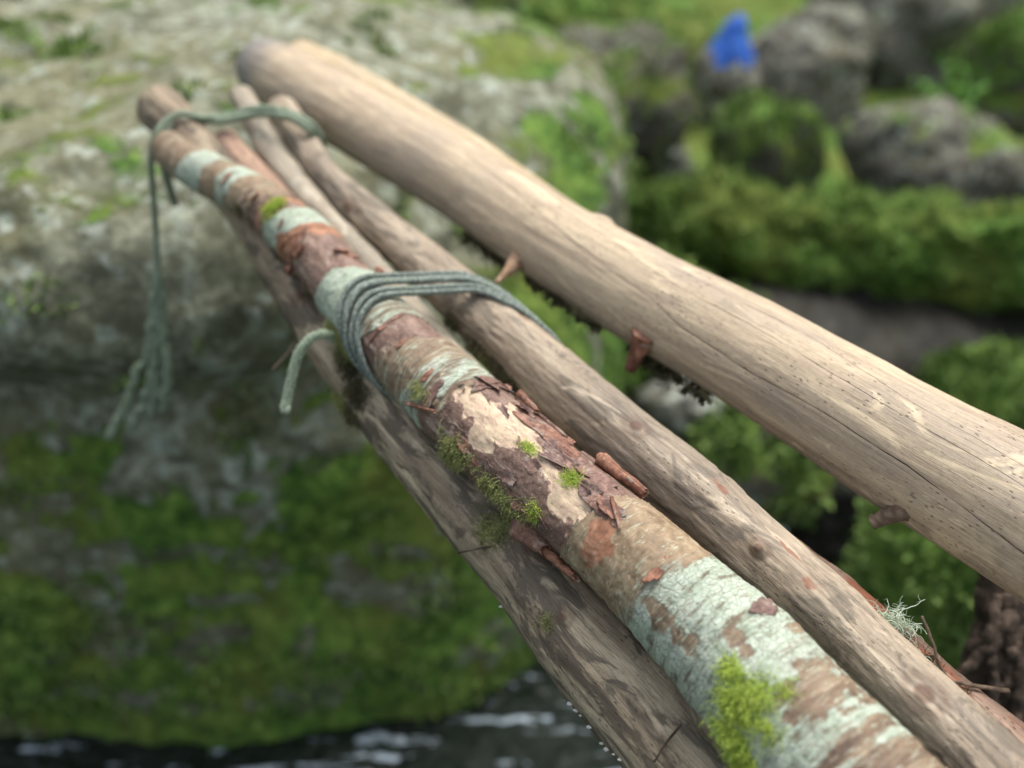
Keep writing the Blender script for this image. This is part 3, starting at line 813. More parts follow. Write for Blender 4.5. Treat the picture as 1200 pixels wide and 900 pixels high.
# ------------------------------------------------------------------ rocks and ground
_ico = {}
def ico(sub):
    if sub not in _ico:
        import bmesh
        bm = bmesh.new(); bmesh.ops.create_icosphere(bm, subdivisions=sub, radius=1)
        V = np.array([v.co[:] for v in bm.verts]); Fq = np.array([[v.index for v in f.verts] for f in bm.faces]); bm.free()
        _ico[sub] = (V/np.linalg.norm(V, axis=1)[:, None], Fq)
    return _ico[sub]

def star(center, ells, sub, seed, amps, mask=None):
    """one solid rock: union of rounded blocks seen from a centre, with relief"""
    D, Fq = ico(sub); c = np.array(center, float); best = np.zeros(len(D))
    for (e, r, ex, rotz, roty) in ells:
        e = np.array(e, float); r = np.array(r, float)
        cz, sz, cy, sy = math.cos(rotz), math.sin(rotz), math.cos(roty), math.sin(roty)
        Rm = np.array([[cz, -sz, 0], [sz, cz, 0], [0, 0, 1]]) @ np.array([[cy, 0, sy], [0, 1, 0], [-sy, 0, cy]])
        o = (c-e) @ Rm; d = D @ Rm
        lo = np.zeros(len(D)); hi = np.full(len(D), 6.0)
        inside0 = (np.abs(o/r)**ex).sum() < 1
        # farthest exit by sampling then bisection
        ts = np.linspace(0, 4, 160); last = np.full(len(D), -1.0)
        for t in ts:
            ins = (np.abs((o+d*t)/r)**ex).sum(1) < 1
            last = np.where(ins, t, last)
        lo = np.maximum(last, 0); hi = lo+ts[1]
        for _ in range(14):
            m = (lo+hi)/2; ins = (np.abs((o+d*m[:, None])/r)**ex).sum(1) < 1
            lo = np.where(ins, m, lo); hi = np.where(ins, hi, m)
        best = np.maximum(best, np.where(last >= 0, lo, 0))
    # soften the joins between the blocks
    V = c + D*best[:, None]
    off = np.zeros(len(V))
    for (f, a, o_) in amps:
        nn = fbm(V*f, o_, seed+int(f)); off = off + a*nn
    V = V + D*off[:, None]
    return V, Fq

def smooth_mesh(V, Fq, it):
    E = np.vstack([Fq[:, [0, 1]], Fq[:, [1, 2]], Fq[:, [2, 0]]])
    for _ in range(it):
        S = np.zeros_like(V); C = np.zeros(len(V))
        for a, b in ((0, 1), (1, 0)):
            for k in range(3): S[:, k] += np.bincount(E[:, a], V[E[:, b], k], len(V))
            C += np.bincount(E[:, a], minlength=len(V))
        V = V*.4 + .6*S/C[:, None]
    return V

# the boulder the poles rest on
BC = (-1.0, 2.25, .85)
V, Fq = star(BC, [((-.95, 2.44, .35), (1.22, 1.04, .95), 3.0, 0, 0),
                  ((-1.45, 2.19, 1.02), (.98, .80, .33), 3.0, 0, .10),
                  ((-.72, 2.40, 1.08), (.62, 1.06, .24), 3.0, 0, 0),
                  ((-.20, 2.60, .85), (.50, .72, .42), 2.6, 0, 0)], 7, 3, [])
V = smooth_mesh(V, Fq, 14)
D = V-np.array(BC); D /= np.linalg.norm(D, axis=1)[:, None]
rel = .055*fbm(V*2.2, 4, 71) + .028*fbm(V*7, 4, 72) + .016*fbm(V*np.array([22, 22, 30]), 4, 73) + .008*np.abs(fbm(V*60, 3, 74))
# keep a calm bed where the pole ends lie
seat = np.exp(-(((V[:, 0]+.42)/.22)**2 + ((V[:, 1]-1.45)/.25)**2)) * (V[:, 2] > 1.1)
rel = rel*(1-.8*seat)
V = V + D*rel[:, None]
mk = .17*sstep(1.05, .6, V[:, 2]) + .10*sstep(.55, .2, V[:, 2]) + .10*fbm(V*4.5, 4, 8) - .09*sstep(1.05, 1.25, V[:, 2]) + .14*np.exp(-(((V[:, 0]+.95)/.28)**2+((V[:, 2]-1.0)/.13)**2+((V[:, 1]-1.35)/.4)**2)) + .04*fbm(V*3, 3, 5) + .07*sstep(-.25, .15, V[:, 0]) + .05*fbm(V*9, 3, 6)
boulder = mesh_obj('boulder', V, Fq, M['boulder'], None, True, {'mossmask': mk})
boulder_V = V
tag(boulder, 'huge lichened boulder with moss patches that carries the far ends of the poles', 'boulder')

def rock(name, px, py, d, w, h, mat, label, seed, ex=2.4, dy=1.0, rz=0, ry=0, mm=0., sub=5, cat='rock', group=None, sink=.25):
    """a rock seen w x h pixels large about the pixel (px,py) at depth d, standing on the ground below"""
    c = W(px, py, d); rx = w/F*d/2; rzz = h/F*d/2*1.1
    c = c + np.array([0, rx*dy*.5, -rzz*sink])
    V, Fq = star(c, [((c[0], c[1], c[2]), (rx, rx*dy, rzz*(1+sink)), ex, rz, ry)], sub, seed, [])
    D = V-c; D /= np.linalg.norm(D, axis=1)[:, None]
    s = max(rx, .08)
    V = V + D*(s*(.30*fbm(V/s*.9+seed, 4, seed)+.15*fbm(V/s*2.6+seed, 4, seed+3)+.06*np.abs(fbm(V/s*8, 3, seed+4))))[:, None]
    o = mesh_obj(name, V-c, Fq, mat, None, True, {'mossmask': np.full(len(V), mm)+.05*fbm(V*4, 2, seed)})
    o.location = c
    return tag(o, label, cat, group)

GB = 'rocks on the far bank'; GS = 'wet rocks in the stream'
rock('rock', 905, 170, 4.2, 125, 85, M['rockm'], 'mossy boulder with pale yellow-green top, just below the grey stone under the blue cloth', 21, ry=.25, mm=.05, group=GB)
rock('rock', 1120, 195, 3.9, 210, 95, M['rockg'], 'broad rounded grey rock right behind the mossy fallen trunk', 22, mm=-.05, group=GB)
rock('rock', 780, 165, 4.3, 50, 120, M['rockw'], 'narrow pale bluish slab leaning left of the mossy boulder', 23, ry=-.6, group=GB)
rock('rock', 665, 125, 3.6, 300, 120, M['rockm'], 'wide mossy rock behind the middle of the thick pale pole', 24, mm=-.08, dy=.7, group=GB)
rock('rock', 950, 95, 5.0, 170, 120, M['rockg'], 'dark grey rounded rock right of the blue cloth', 25, mm=-.1, group=GB)
rock('rock', 1085, 55, 5.3, 230, 170, M['rockg'], 'big pale-spotted rock at the top right of the far bank', 26, mm=-.15, group=GB)
rock('rock', 852, 100, 4.8, 80, 80, M['rockg'], 'grey stone standing directly under the blue cloth', 27, mm=-.2, group=GB)
rock('rock', 1185, 95, 4.6, 100, 120, M['rockm'], 'green mossy rock at the right edge above the broad grey rock', 28, mm=.1, group=GB)
rock('rock', 720, 60, 5.0, 220, 110, M['rockm'], 'dark mossy hump left of the blue cloth', 29, mm=.1, group=GB)
rock('rock', 560, 25, 5.2, 150, 90, M['rockm'], 'mossy hump at the top of the view behind the boulder', 30, mm=0, group=GB)
rock('rock', 460, 55, 4.4, 150, 90, M['rockg'], 'flat grey rock just beyond the boulder and the pale pole tip', 31, mm=-.05, group=GB)
rock('rock', 770, 420, 2.55, 250, 130, M['rockm'], 'low green mossy rock seen between the thick pale pole and the grey knotty pole', 32, mm=.15, dy=.8, group=GS)
rock('rock', 818, 478, 2.35, 125, 44, M['rockw'], 'flat pale bluish wet stone in the gap between the poles', 33, group=GS)
rock('rock', 910, 545, 2.25, 170, 90, M['rockm'], 'wet half-mossy rock below the pale bluish flat stone', 34, mm=-.02, group=GS)
rock('rock', 1120, 690, 1.95, 190, 190, M['rockm'], 'bright green mossy rock under the near end of the thick pale pole', 35, mm=.3, group=GS)
rock('rock', 1175, 490, 2.6, 170, 110, M['rockm'], 'green mossy rock at the right edge under the fallen trunk', 36, mm=.2, group=GS)
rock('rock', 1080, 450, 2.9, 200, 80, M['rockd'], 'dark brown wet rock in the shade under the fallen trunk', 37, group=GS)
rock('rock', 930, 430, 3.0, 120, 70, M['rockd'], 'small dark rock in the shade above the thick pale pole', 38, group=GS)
rock('rock', 1010, 385, 2.95, 460, 85, M['rockd'], 'long low added rock, coloured near-black to paint the shade beneath the fallen trunk', 40, group=GS)  # added to blacken the gap; the shade is in its colour
rock('rock', 1000, 610, 2.3, 110, 120, M['rockd'], 'wet rock coloured black to paint the dark hole left of the bright green mossy rock', 39, group=GS)  # stands in for a dark hole, its blackness is painted shade

# mossy fallen trunk on the right
pts = [(735, 235, 3.25), (800, 250, 3.15), (880, 265, 3.05), (980, 285, 3.0), (1080, 290, 2.95), (1200, 300, 2.9), (1330, 310, 2.85), (1500, 320, 2.8)]
C = catmull(np.array([np.append(W(*q), r) for q, r in zip(pts, [.06, .09, .125, .145, .155, .16, .17, .18])]), 260)
V, Q, T, rst = tube(C[:, :3], C[:, 3], 120)
ctr = np.vstack([np.repeat(C[:, :3], 120, 0), C[[0, -1], :3]])
Dn = V-ctr; Dn /= np.linalg.norm(Dn, axis=1)[:, None]+1e-9
V = V + Dn*(.075*fbm(V*3.6, 4, 41)+.045*fbm(V*12, 4, 42)+.012*fbm(V*60, 3, 43))[:, None]
ft = tag(mesh_obj('fallen_trunk', V, [list(q) for q in Q]+[list(q) for q in T], M['trunkm'], None, True, {'mossmask': np.full(len(V), .30)+.1*fbm(V*5, 2, 4)}),
         'fallen tree trunk thickly covered in green moss across the far side of the stream', 'fallen trunk')

# ground: one sheet, stream bed in front, bank rising behind
def grid_sheet(name, xs, ys, hf, mat, attrs=None):
    X, Y = np.meshgrid(xs, ys, indexing='ij'); P = np.stack([X.ravel(), Y.ravel(), np.zeros(X.size)], 1)
    P[:, 2] = hf(P); n, m = X.shape
    i = np.arange(n-1)[:, None]; j = np.arange(m-1)[None]
    q = np.stack([i*m+j, (i+1)*m+j, (i+1)*m+j+1, i*m+j+1], -1).reshape(-1, 4)
    return mesh_obj(name, P, q, mat, None, True, attrs(P) if attrs else None)
def gh(P):
    y = P[:, 1]; x = P[:, 0]
    h = -.22 + .20*sstep(2.3, 3.4, y) + .30*sstep(3.2, 4.4, y) + .10*np.maximum(y-4.2, 0) + .22*np.maximum(y-6.2, 0) + .35*sstep(-.9, -4, y)
    q = P*1.0; q[:, 2] = 0
    return h + .10*fbm(q*1.1, 5, 51) + .04*fbm(q*5, 4, 52) + .015*fbm(q*22, 3, 53)
xs = np.concatenate([np.linspace(-60, -5, 30), np.linspace(-4.9, 5.9, 260), np.linspace(6, 60, 30)])
ys = np.concatenate([np.linspace(-50, -1.2, 24), np.linspace(-1, 8.5, 250), np.linspace(9, 70, 40)])
g_ = grid_sheet('ground', xs, ys, gh, M['soil'], lambda P: {'mossmask': .04+.1*fbm(P*1.7, 3, 9)})
tag(g_, kind='structure')

# stream
t = NT('stream_water', .06, .3)
p = t.co('Object')
w1 = t.noise(t.map(p, (1, 1.5, 1)), 9, 4, .6, 1.0); w2 = t.noise(p, 38, 3, .6, .8)
foam_glint = t.ramp(t.math('ADD', t.noise(t.map(p, (.45, 2.4, 1)), 10, 6, .7, .6), t.math('MULTIPLY', w2, .18)), .645, .72)  # bluish ripple glints and foam painted into the water colour
t.b.inputs['IOR'].default_value = 1.33
foam_glint = t.math('MULTIPLY', foam_glint, t.ramp(t.sep(p)[1], 1.7, 2.4, 1, .12))
wm = t.out(t.mix(foam_glint, (.008, .013, .009), (.38, .46, .52)), t.bump(t.math('ADD', w1, t.math('MULTIPLY', w2, .35)), .05, .8), t.ramp(foam_glint, 0, 1, .05, .6))
def wh(P):
    q = P*1.0; return .10 + .016*fbm(q*np.array([5, 8, 1]), 3, 61) + .007*fbm(q*np.array([18, 26, 1]), 3, 62) + .0025*fbm(q*60, 2, 63)
ws = grid_sheet('stream', np.concatenate([np.linspace(-8, -1.7, 50), np.linspace(-1.69, 2.2, 520), np.linspace(2.22, 8, 50)]), np.concatenate([np.linspace(-3, .6, 40), np.linspace(.61, 4.4, 420)]), wh, wm)
tag(ws, kind='structure')

# unseen ring of leaves added to darken the low sky, opened behind the camera
r = np.random.default_rng(77); n = 26000
az = r.uniform(0, 2*PI, n); cl = r.normal(size=(160, 2)); 
hh = r.uniform(0, 1, n)**.9*17; rad = 13+r.uniform(0, 5, n)+.15*hh
c3 = np.stack([np.sin(az)*rad, np.cos(az)*rad+1, hh], 1)
keep = fbm(c3*np.array([.35, .35, .45]), 3, 91) > -.25+.045*np.maximum(hh-7, 0)+1.3*sstep(.35, -.3, np.cos(az))*sstep(1, 3, hh); c3 = c3[keep]; n = len(c3)
A1 = r.normal(size=(n, 3)); A1 /= np.linalg.norm(A1, axis=1)[:, None]; A2 = np.cross(A1, r.normal(size=(n, 3))); A2 /= np.linalg.norm(A2, axis=1)[:, None]
sz = r.uniform(.25, .6, n)[:, None]
V = np.stack([c3-A1*sz, c3+A2*sz*.55, c3+A1*sz, c3-A2*sz*.55], 1).reshape(-1, 3)
M['canopy'] = mat_simple('forest_leaves', [(.3, (.03, .06, .012)), (.7, (.08, .14, .03))], .6, .6, .0)
fw = mesh_obj('forest', V, np.arange(n*4).reshape(-1, 4), M['canopy'], None, False)
tag(fw, 'unseen ring of leaves added to shade the scene, open behind the camera', 'forest', kind='stuff')

# blue cloth bundle on the stone
c = W(855, 50, 4.75)
D, Fq = ico(5); V = D.copy()
hgt = (V[:, 2]+1)/2
wid = .14*(1-.80*hgt)
an = np.arctan2(V[:, 1], V[:, 0])
f = 1+.10*np.sin(an*5+hgt*3)*(1-hgt)+.05*np.sin(an*11)
rad = np.sqrt(V[:, 0]**2+V[:, 1]**2)
V2 = np.stack([V[:, 0]/(rad+1e-6)*np.minimum(rad*1.4, 1)*wid*f, V[:, 1]/(rad+1e-6)*np.minimum(rad*1.4, 1)*wid*f*.8, (hgt-.5)*.26], 1)
V2[:, 0] += .03*hgt**2
V2 += (.008*fbm(V2*22, 3, 3))[:, None]*D
mb = mat_simple('blue_nylon', [(.3, (.02, .08, .42)), (.6, (.05, .18, .65)), (.8, (.22, .42, .85))], 12, .5, .002)
b = mesh_obj('cloth_bundle', V2, Fq, mb); b.location = c
tag(b, 'small bright blue cloth bundle on a grey stone far behind the poles', 'cloth bundle')

# ------------------------------------------------------------------ leafy plants far back
def leafy(px, py, d, size, n, mat, label, seed, ls=.03):
    r = np.random.default_rng(seed); base = W(px, py, d)-np.array([0, 0, size*.5]); S = Soup()
    for k in range(max(4, n//9)):
        dr = unit(np.array([r.normal()*.6, r.normal()*.6, 1])); L = size*r.uniform(.5, 1.1)
        P = [base+r.normal(size=3)*.02*np.array([1, 1, 0])]
        v = dr
        for _ in range(6): v = unit(v+r.normal(size=3)*.15+np.array([0, 0, -.06])); P.append(P[-1]+v*L/6)
        P = np.array(P); S.tube(P, np.linspace(.003, .001, 7), 4, .1)
        for _ in range(9):
            b_ = P[r.integers(2, 7)]; dd = unit(r.normal(size=3)+np.array([0, 0, .2])); sd_ = unit(np.cross(dd, r.normal(size=3))); l = ls*r.uniform(.6, 1.4)
            u = unit(np.cross(sd_, dd))
            S.add([b_, b_+dd*l*.35+sd_*l*.24, b_+dd*l*.75+sd_*l*.18-u*l*.05, b_+dd*l-u*l*.12, b_+dd*l*.75-sd_*l*.18-u*l*.05, b_+dd*l*.35-sd_*l*.24],
                  None, [[0, 1, 5], [1, 2, 5], [2, 4, 5], [2, 3, 4]], None, r.uniform(.2, 1))
    o = S.build('leafy_plant', mat, None); 
    return tag(o, label, 'plant', 'small plants on the far bank')
M['leaf'] = mat_moss('fresh_green_leaves', (.05, .13, .02), (.10, .24, .04), (.20, .42, .09))
leafy(600, 20, 4.2, .20, 130, M['leaf'], 'bright green leafy sprig at the top, beside the mossy hump behind the boulder', 1)
leafy(700, 70, 4.3, .24, 150, M['leaf'], 'pale green leafy sprig in front of the dark mossy hump', 2)
leafy(345, 12, 3.2, .16, 90, M['leaf'], 'green sprig growing on the boulder top behind the pale pole tip', 3)
leafy(1130, 90, 4.4, .26, 110, M['leaf'], 'green plant on the mossy rock at the upper right edge', 4)
leafy(15, 80, 2.2, .12, 70, M['leaf'], 'small green sprig at the left rim of the boulder top', 5)

# ------------------------------------------------------------------ ropes
def hull2(P):
    P = P[np.lexsort((P[:, 1], P[:, 0]))]
    def half(Q):
        H = []
        for p in Q:
            while len(H) > 1 and (H[-1][0]-H[-2][0])*(p[1]-H[-2][1])-(H[-1][1]-H[-2][1])*(p[0]-H[-2][0]) <= 0: H.pop()
            H.append(p)
        return H
    a = half(P); b = half(P[::-1]); return np.array(a[:-1]+b[:-1])

def wrap_loop(logs, pts, off, R, n=150, lat=0., tilt=0., shift=0.):
    """closed loop drawn tight round several logs in the plane through pts, moved by off along its normal"""
    pts = np.array(pts); c = pts.mean(0); e1 = unit(pts[1]-pts[0]); nrm = unit(np.cross(e1, unit([0, tilt, 1])))
    if nrm @ logs[0].T[0] < 0: nrm = -nrm
    print('WRAP', nrm, nrm @ logs[0].T[200])
    c = c + nrm*off; e2 = np.cross(nrm, e1); S = []
    for g in logs:
        d = (g.V-c) @ nrm; m = np.abs(d) < .0035
        S.append(np.stack([(g.V[m]-c) @ e1, (g.V[m]-c) @ e2], 1))
    H = hull2(np.vstack(S)); cen = H.mean(0)
    # offset outwards, resample evenly, soften
    Hn = np.roll(H, -1, 0)-H; L = np.linalg.norm(Hn, axis=1); cum = np.concatenate([[0], np.cumsum(L)])
    Hc = np.vstack([H, H[:1]]); s = np.linspace(0, cum[-1], n, endpoint=False)
    Q = np.stack([np.interp(s, cum, Hc[:, 0]), np.interp(s, cum, Hc[:, 1])], 1)
    for _ in range(4): Q = (np.roll(Q, 1, 0)+2*Q+np.roll(Q, -1, 0))/4
    tn = np.roll(Q, -1, 0)-np.roll(Q, 1, 0); tn /= np.linalg.norm(tn, axis=1)[:, None]
    nn = np.stack([tn[:, 1], -tn[:, 0]], 1)
    Q = Q + nn*(R*.9+lat)
    X = c + Q[:, :1]*e1 + Q[:, 1:]*e2
    if shift:
        # strands slip along the poles: the far side of the loop lies nearer the camera than its crest
        u = Q[:, 0]; uc = (pts[1]-c) @ e1; umin, umax = u.min(), u.max(); g = logs[-1]
        ztop = (X-c)[:, 2]; um = (umin+umax)/2
        crest = np.interp(u, [umin, umax], [ztop[np.argmin(u)], ztop[np.argmax(u)]])
        top = ztop > crest
        sh = np.where(top, sstep(uc-.005, umax+.001, u), (u-umin)/(umax-umin))
        for _ in range(5): sh = (np.roll(sh, 1)+2*sh+np.roll(sh, -1))/4
        X = X + unit(g.T[int(g.nr*.4)])*(shift*sh)[:, None]
        for g in logs:
            for k in range(len(X)):
                d = X[k]-g.ctr; i = int(np.argmin((d**2).sum(1))); dd = d[i]-(d[i] @ g.T[i])*g.T[i]; L_ = np.linalg.norm(dd); need = g.rad[i]+R*.9+lat
                if L_ < need: X[k] += dd/L_*(need-L_)
    return X, nrm

def ropeP(S, P, R, tone=0., na=14):
    L = np.concatenate([[0], np.cumsum(np.linalg.norm(np.diff(P, axis=0), axis=1))]); n = max(8, int(L[-1]/(R*.32)))
    s = np.linspace(0, L[-1], n); P2 = np.stack([np.interp(s, L, P[:, k]) for k in range(3)], 1)
    P2 = P2 + R*.10*np.stack([fbm(P2*90+k*7, 2, k) for k in range(3)], 1)
    S.tube(P2, R, na, tone, twist=.55/R, strands=6, amp=.22)

TILT = .55
pl = [pick(birch, 437, 342)[1], pick(mid, 552, 338)[1]]
re_ = empty('rope_lashing', tuple(pl[0]), 'near lashing of grey rope wound several times round the birch and grey knotty poles', 'rope')
RR_ = .0033
for k in range(5):
    o_ = (k-2)*RR_*2.2
    Lp, nrm = wrap_loop([birch, mid], pl, o_ + .002*math.sin(k*2.3), RR_, lat=[0, .0005, .0015, .0005, 0][k], tilt=TILT, shift=.060+.004*k)
    # let turns wander so they bunch and cross a little
    th = np.linspace(0, 2*PI, len(Lp)); Lp = Lp + nrm*(.0014*np.sin(th*2+k*1.9)+.0008*np.sin(th*5+k))[:, None]
    Lp = np.vstack([Lp, Lp[:1]])
    S = Soup(); ropeP(S, Lp, RR_); S.build('rope_turn', M['rope'], re_)
# loose end that hangs off the birch
S = Soup()
dz = pick(birch, 392, 396)
zt = dz[1]@FWD - CAM@FWD
P = px_path([(402, 404, zt+.01), (385, 392, zt-.012), (368, 394, zt-.022), (352, 410, zt-.022), (344, 432, zt-.020), (338, 458, zt-.018), (334, 478, zt-.018)], 40)
ropeP(S, P, .0041, na=16)
o = S.build('loose_end', M['ropeg'], re_); o['label'] = 'frayed mossy green rope end hanging down'
S = Soup(); r = np.random.default_rng(4)
for k in range(2400):
    i = r.integers(3, 40); th_ = r.normal(size=3); q = P[min(i, 39)]+unit(th_)*.0040
    d = unit(th_+np.array([0, 0, -.7])+r.normal(size=3)*.5); L = r.uniform(.001, .0035)
    S.tube(np.array([q, q+d*L*.5, q+d*L+np.array([0, 0, -L*.3])]), np.array([.00022, .0002, .0001]), 3, r.uniform(0, .6))
for k in range(160):
    a = r.uniform(0, 2*PI); rr = .0042*math.sqrt(r.uniform(0, 1)); q = P[-2]+np.array([math.cos(a)*rr, math.sin(a)*rr, 0])
    d = unit(np.array([math.cos(a)*.25, math.sin(a)*.25, -1])+unit(P[-1]-P[-4])*.8); L = r.uniform(.003, .008)
    S.tube(np.array([q, q+d*L*.5, q+d*L]), np.array([.0004, .0004, .0003]), 3, r.uniform(.2, .9))
S.build('frayed_fibre', M['usnea'], re_)

# far lashing and the strand that falls down the boulder
fe = empty('rope_lashing', tuple(W(190, 160, 1.33)), 'far grey-green rope over the pole ends, one end hanging down the boulder', 'rope')
S = Soup()
P = px_path([(186, 330, 1.41), (181, 250, 1.37), (177, 190, 1.33), (182, 160, 1.31), (194, 143, 1.315), (212, 133, 1.32), (240, 138, 1.33), (270, 134, 1.34), (300, 127, 1.33), (325, 128, 1.315), (348, 135, 1.305), (366, 147, 1.31), (378, 166, 1.34), (374, 182, 1.37)], 140)
ropeP(S, P, .0045, na=14); S.build('rope_turn', M['ropeg'], fe)
S = Soup()
P = px_path([(205, 240, 1.38), (192, 195, 1.335), (190, 165, 1.325), (205, 145, 1.33), (222, 141, 1.335), (262, 141, 1.335), (302, 134, 1.33), (338, 137, 1.305), (360, 150, 1.305), (370, 166, 1.33)], 90)
ropeP(S, P, .0055, na=14); S.build('rope_turn', M['ropeg'], fe)
S = Soup()
for j, pth in enumerate([[(186, 322, 1.405), (184, 380, 1.43), (188, 430, 1.46), (190, 480, 1.49)], [(185, 322, 1.405), (178, 380, 1.43), (182, 440, 1.46), (176, 488, 1.49)],
                         [(184, 322, 1.405), (178, 390, 1.44), (155, 455, 1.47), (128, 515, 1.50)], [(186, 322, 1.405), (186, 400, 1.44), (168, 470, 1.48), (150, 505, 1.50)], [(187, 322, 1.405), (194, 400, 1.44), (196, 440, 1.46), (192, 472, 1.48)]]):
    P = px_path(pth, 50, .004, j); S.tube(P, np.linspace(.0055, .0075, 50), 10, .2*j, twist=90, strands=5, amp=.4)
S.build('frayed_strand', M['ropeg'], fe)['label'] = 'frayed pale strands spread on the boulder face'

# ------------------------------------------------------------------ bark curls, flakes, moss on the birch
curl_on(birch, 738, 548, .054, .0078, .0052, 1.5, rot=.10, a0=1.2, seed=1, tone=.0, label='large rusty bark roll')
curl_on(birch, 722, 602, .030, .0018, .0014, 1.3, rot=-.55, seed=2, tone=.1, lift=.001)
curl_on(birch, 630, 462, .034, .0060, .0018, 1.1, rot=-.25, seed=3, tone=.1, a0=2.5)
curl_on(birch, 655, 492, .036, .0028, .0020, 1.2, rot=.15, seed=4, tone=.7)
curl_on(birch, 496, 478, .040, .0026, .0016, 1.3, rot=.42, seed=5, tone=.1)
curl_on(birch, 352, 296, .018, .0035, .0035, .9, rot=1.45, seed=6, tone=.0)
curl_on(birch, 335, 322, .010, .0055, .0045, 1.5, rot=.3, seed=7, tone=.0)
curl_on(birch, 450, 310, .022, .0050, .0040, 1.3, rot=-.6, seed=8, tone=.0, lift=-.001)
curl_on(birch, 400, 296, .016, .0030, .0022, 1.3, rot=1.2, seed=9, tone=.1)
curl_on(birch, 300, 232, .012, .0026, .0022, 1.2, rot=1.3, seed=10, tone=.2)
curl_on(birch, 612, 640, .040, .0120, .0070, 1.05, rot=.05, a0=3.6, seed=11, tone=.5, lift=-.004)
curl_on(birch, 648, 668, .044, .0046, .0038, 1.5, rot=.10, seed=12, tone=.0, lift=.0005, label='slim hollow bark tube')
flake_on(birch, 555, 565, .026, .016, .007, seed=1, tone=.6, edge=-1., label='dull brown bark plate lifting at its lower edge')
flake_on(birch, 640, 505, .042, .012, .0015, seed=2, tone=.35, rot=-.05)
flake_on(birch, 690, 560, .040, .013, .0018, seed=3, tone=.75, rot=.05)
flake_on(birch, 712, 598, .020, .008, .002, seed=4, tone=.6, rot=.1)
flake_on(birch, 575, 448, .010, .022, .0022, seed=5, tone=.8, edge=.3)
flake_on(birch, 345, 288, .006, .018, .002, seed=6, tone=.0, edge=1)
flake_on(birch, 895, 712, .008, .012, .003, seed=7, tone=1., edge=1)
flake_on(birch, 505, 462, .006, .016, .002, seed=9, tone=.8, edge=-.6)
flake_on(birch, 640, 480, .012, .010, .004, seed=10, tone=.8, edge=1)
flake_on(birch, 622, 545, .010, .006, .0025, seed=11, tone=.9, edge=1)
flake_on(birch, 452, 378, .003, .026, .0016, seed=12, tone=.5, edge=.2)

moss_tuft(birch, [(860, 785, .010, .006, .9), (862, 825, .013, .008, 1.8), (860, 865, .016, .009, 2.2), (885, 812, .010, .012, 1.3), (900, 850, .010, .006, .4), (872, 895, .012, .012, 1.4), (918, 812, .006, .007, .35)],
          2900, .0125, .00024, M['moss'], 'moss_tuft', birch.e, droop=.9, lift=.5, seed=1)
moss_tuft(birch, [(670, 560, .008, .008, 1)], 420, .0065, .00022, M['moss'], 'moss_tuft', birch.e, droop=.3, seed=2)
moss_tuft(birch, [(626, 600, .007, .007, 1), (620, 525, .010, .004, .8)], 520, .0065, .00022, M['moss'], 'moss_tuft', birch.e, droop=.4, seed=3)
moss_tuft(birch, [(322, 243, .009, .012, 1)], 420, .009, .0004, M['moss'], 'moss_tuft', birch.e, droop=.2, seed=4, lift=.9)
moss_tuft(birch, [(535, 525, .020, .012, 1), (580, 570, .022, .012, 1), (600, 590, .02, .008, .6), (520, 545, .010, .012, 1), (492, 455, .012, .008, .5)],
          1500, .0105, .00024, M['mossd'], 'moss_mat', birch.e, droop=.8, lift=.7, seed=5)
moss_tuft(birch, [(400, 395, .010, .008, 1), (408, 412, .012, .008, 1), (388, 380, .006, .004, .4)], 1300, .009, .00028, M['mossd'], 'moss_mat', birch.e, droop=1.3, seed=6)
moss_tuft(left, [(412, 430, .022, .009, 1), (418, 460, .018, .010, 1), (412, 485, .012, .008, .5)], 1100, .013, .00032, M['duff'], 'moss_clump', left.e, droop=.9, lift=.5, seed=7)
moss_tuft(left, [(405, 415, .02, .009, 1), (400, 470, .012, .008, 1)], 900, .009, .00028, M['mossd'], 'moss_clump', left.e, droop=.9, lift=.6, seed=17)
moss_tuft(left, [(575, 620, .018, .010, 1), (600, 612, .012, .01, 1)], 900, .009, .0003, M['mossd'], 'moss_clump', left.e, droop=.6, seed=8)
moss_tuft(left, [(640, 725, .008, .006, 1)], 120, .007, .0002, M['mossd'], 'moss_clump', left.e, droop=.6, seed=9)

# beard lichen on the reddish pole
S = Soup(); r = np.random.default_rng(12); i, p0, n0 = pick(redp, 1040, 742)
for k in range(95):
    p = p0 + r.normal(size=3)*.006; v = unit(n0*.5+np.array([0, 0, 1])+RIGHT*-.1+r.normal(size=3)*.8); L = r.uniform(.02, .055); m = 16; P = [p]
    curlv = r.normal(size=3)*.5
    for s_ in range(m):
        v = unit(v + .35*np.cross(v, curlv)+r.normal(size=3)*.28+np.array([0, 0, -.02*s_*.3])); P.append(P[-1]+v*L/m)
    P = np.array(P); tn = r.uniform(0, .9); S.tube(P, np.linspace(.0005, .00025, m+1), 4, tn)
    for q in range(5):
        b_ = P[r.integers(3, m)]; vv = unit(r.normal(size=3)); Q = [b_]
        for _ in range(5): vv = unit(vv+r.normal(size=3)*.4); Q.append(Q[-1]+vv*.0013)
        S.tube(np.array(Q), np.linspace(.00026, .00014, 6), 3, tn)
S.build('beard_lichen', M['usnea'], redp.e)['label'] = 'pale green curly beard lichen'

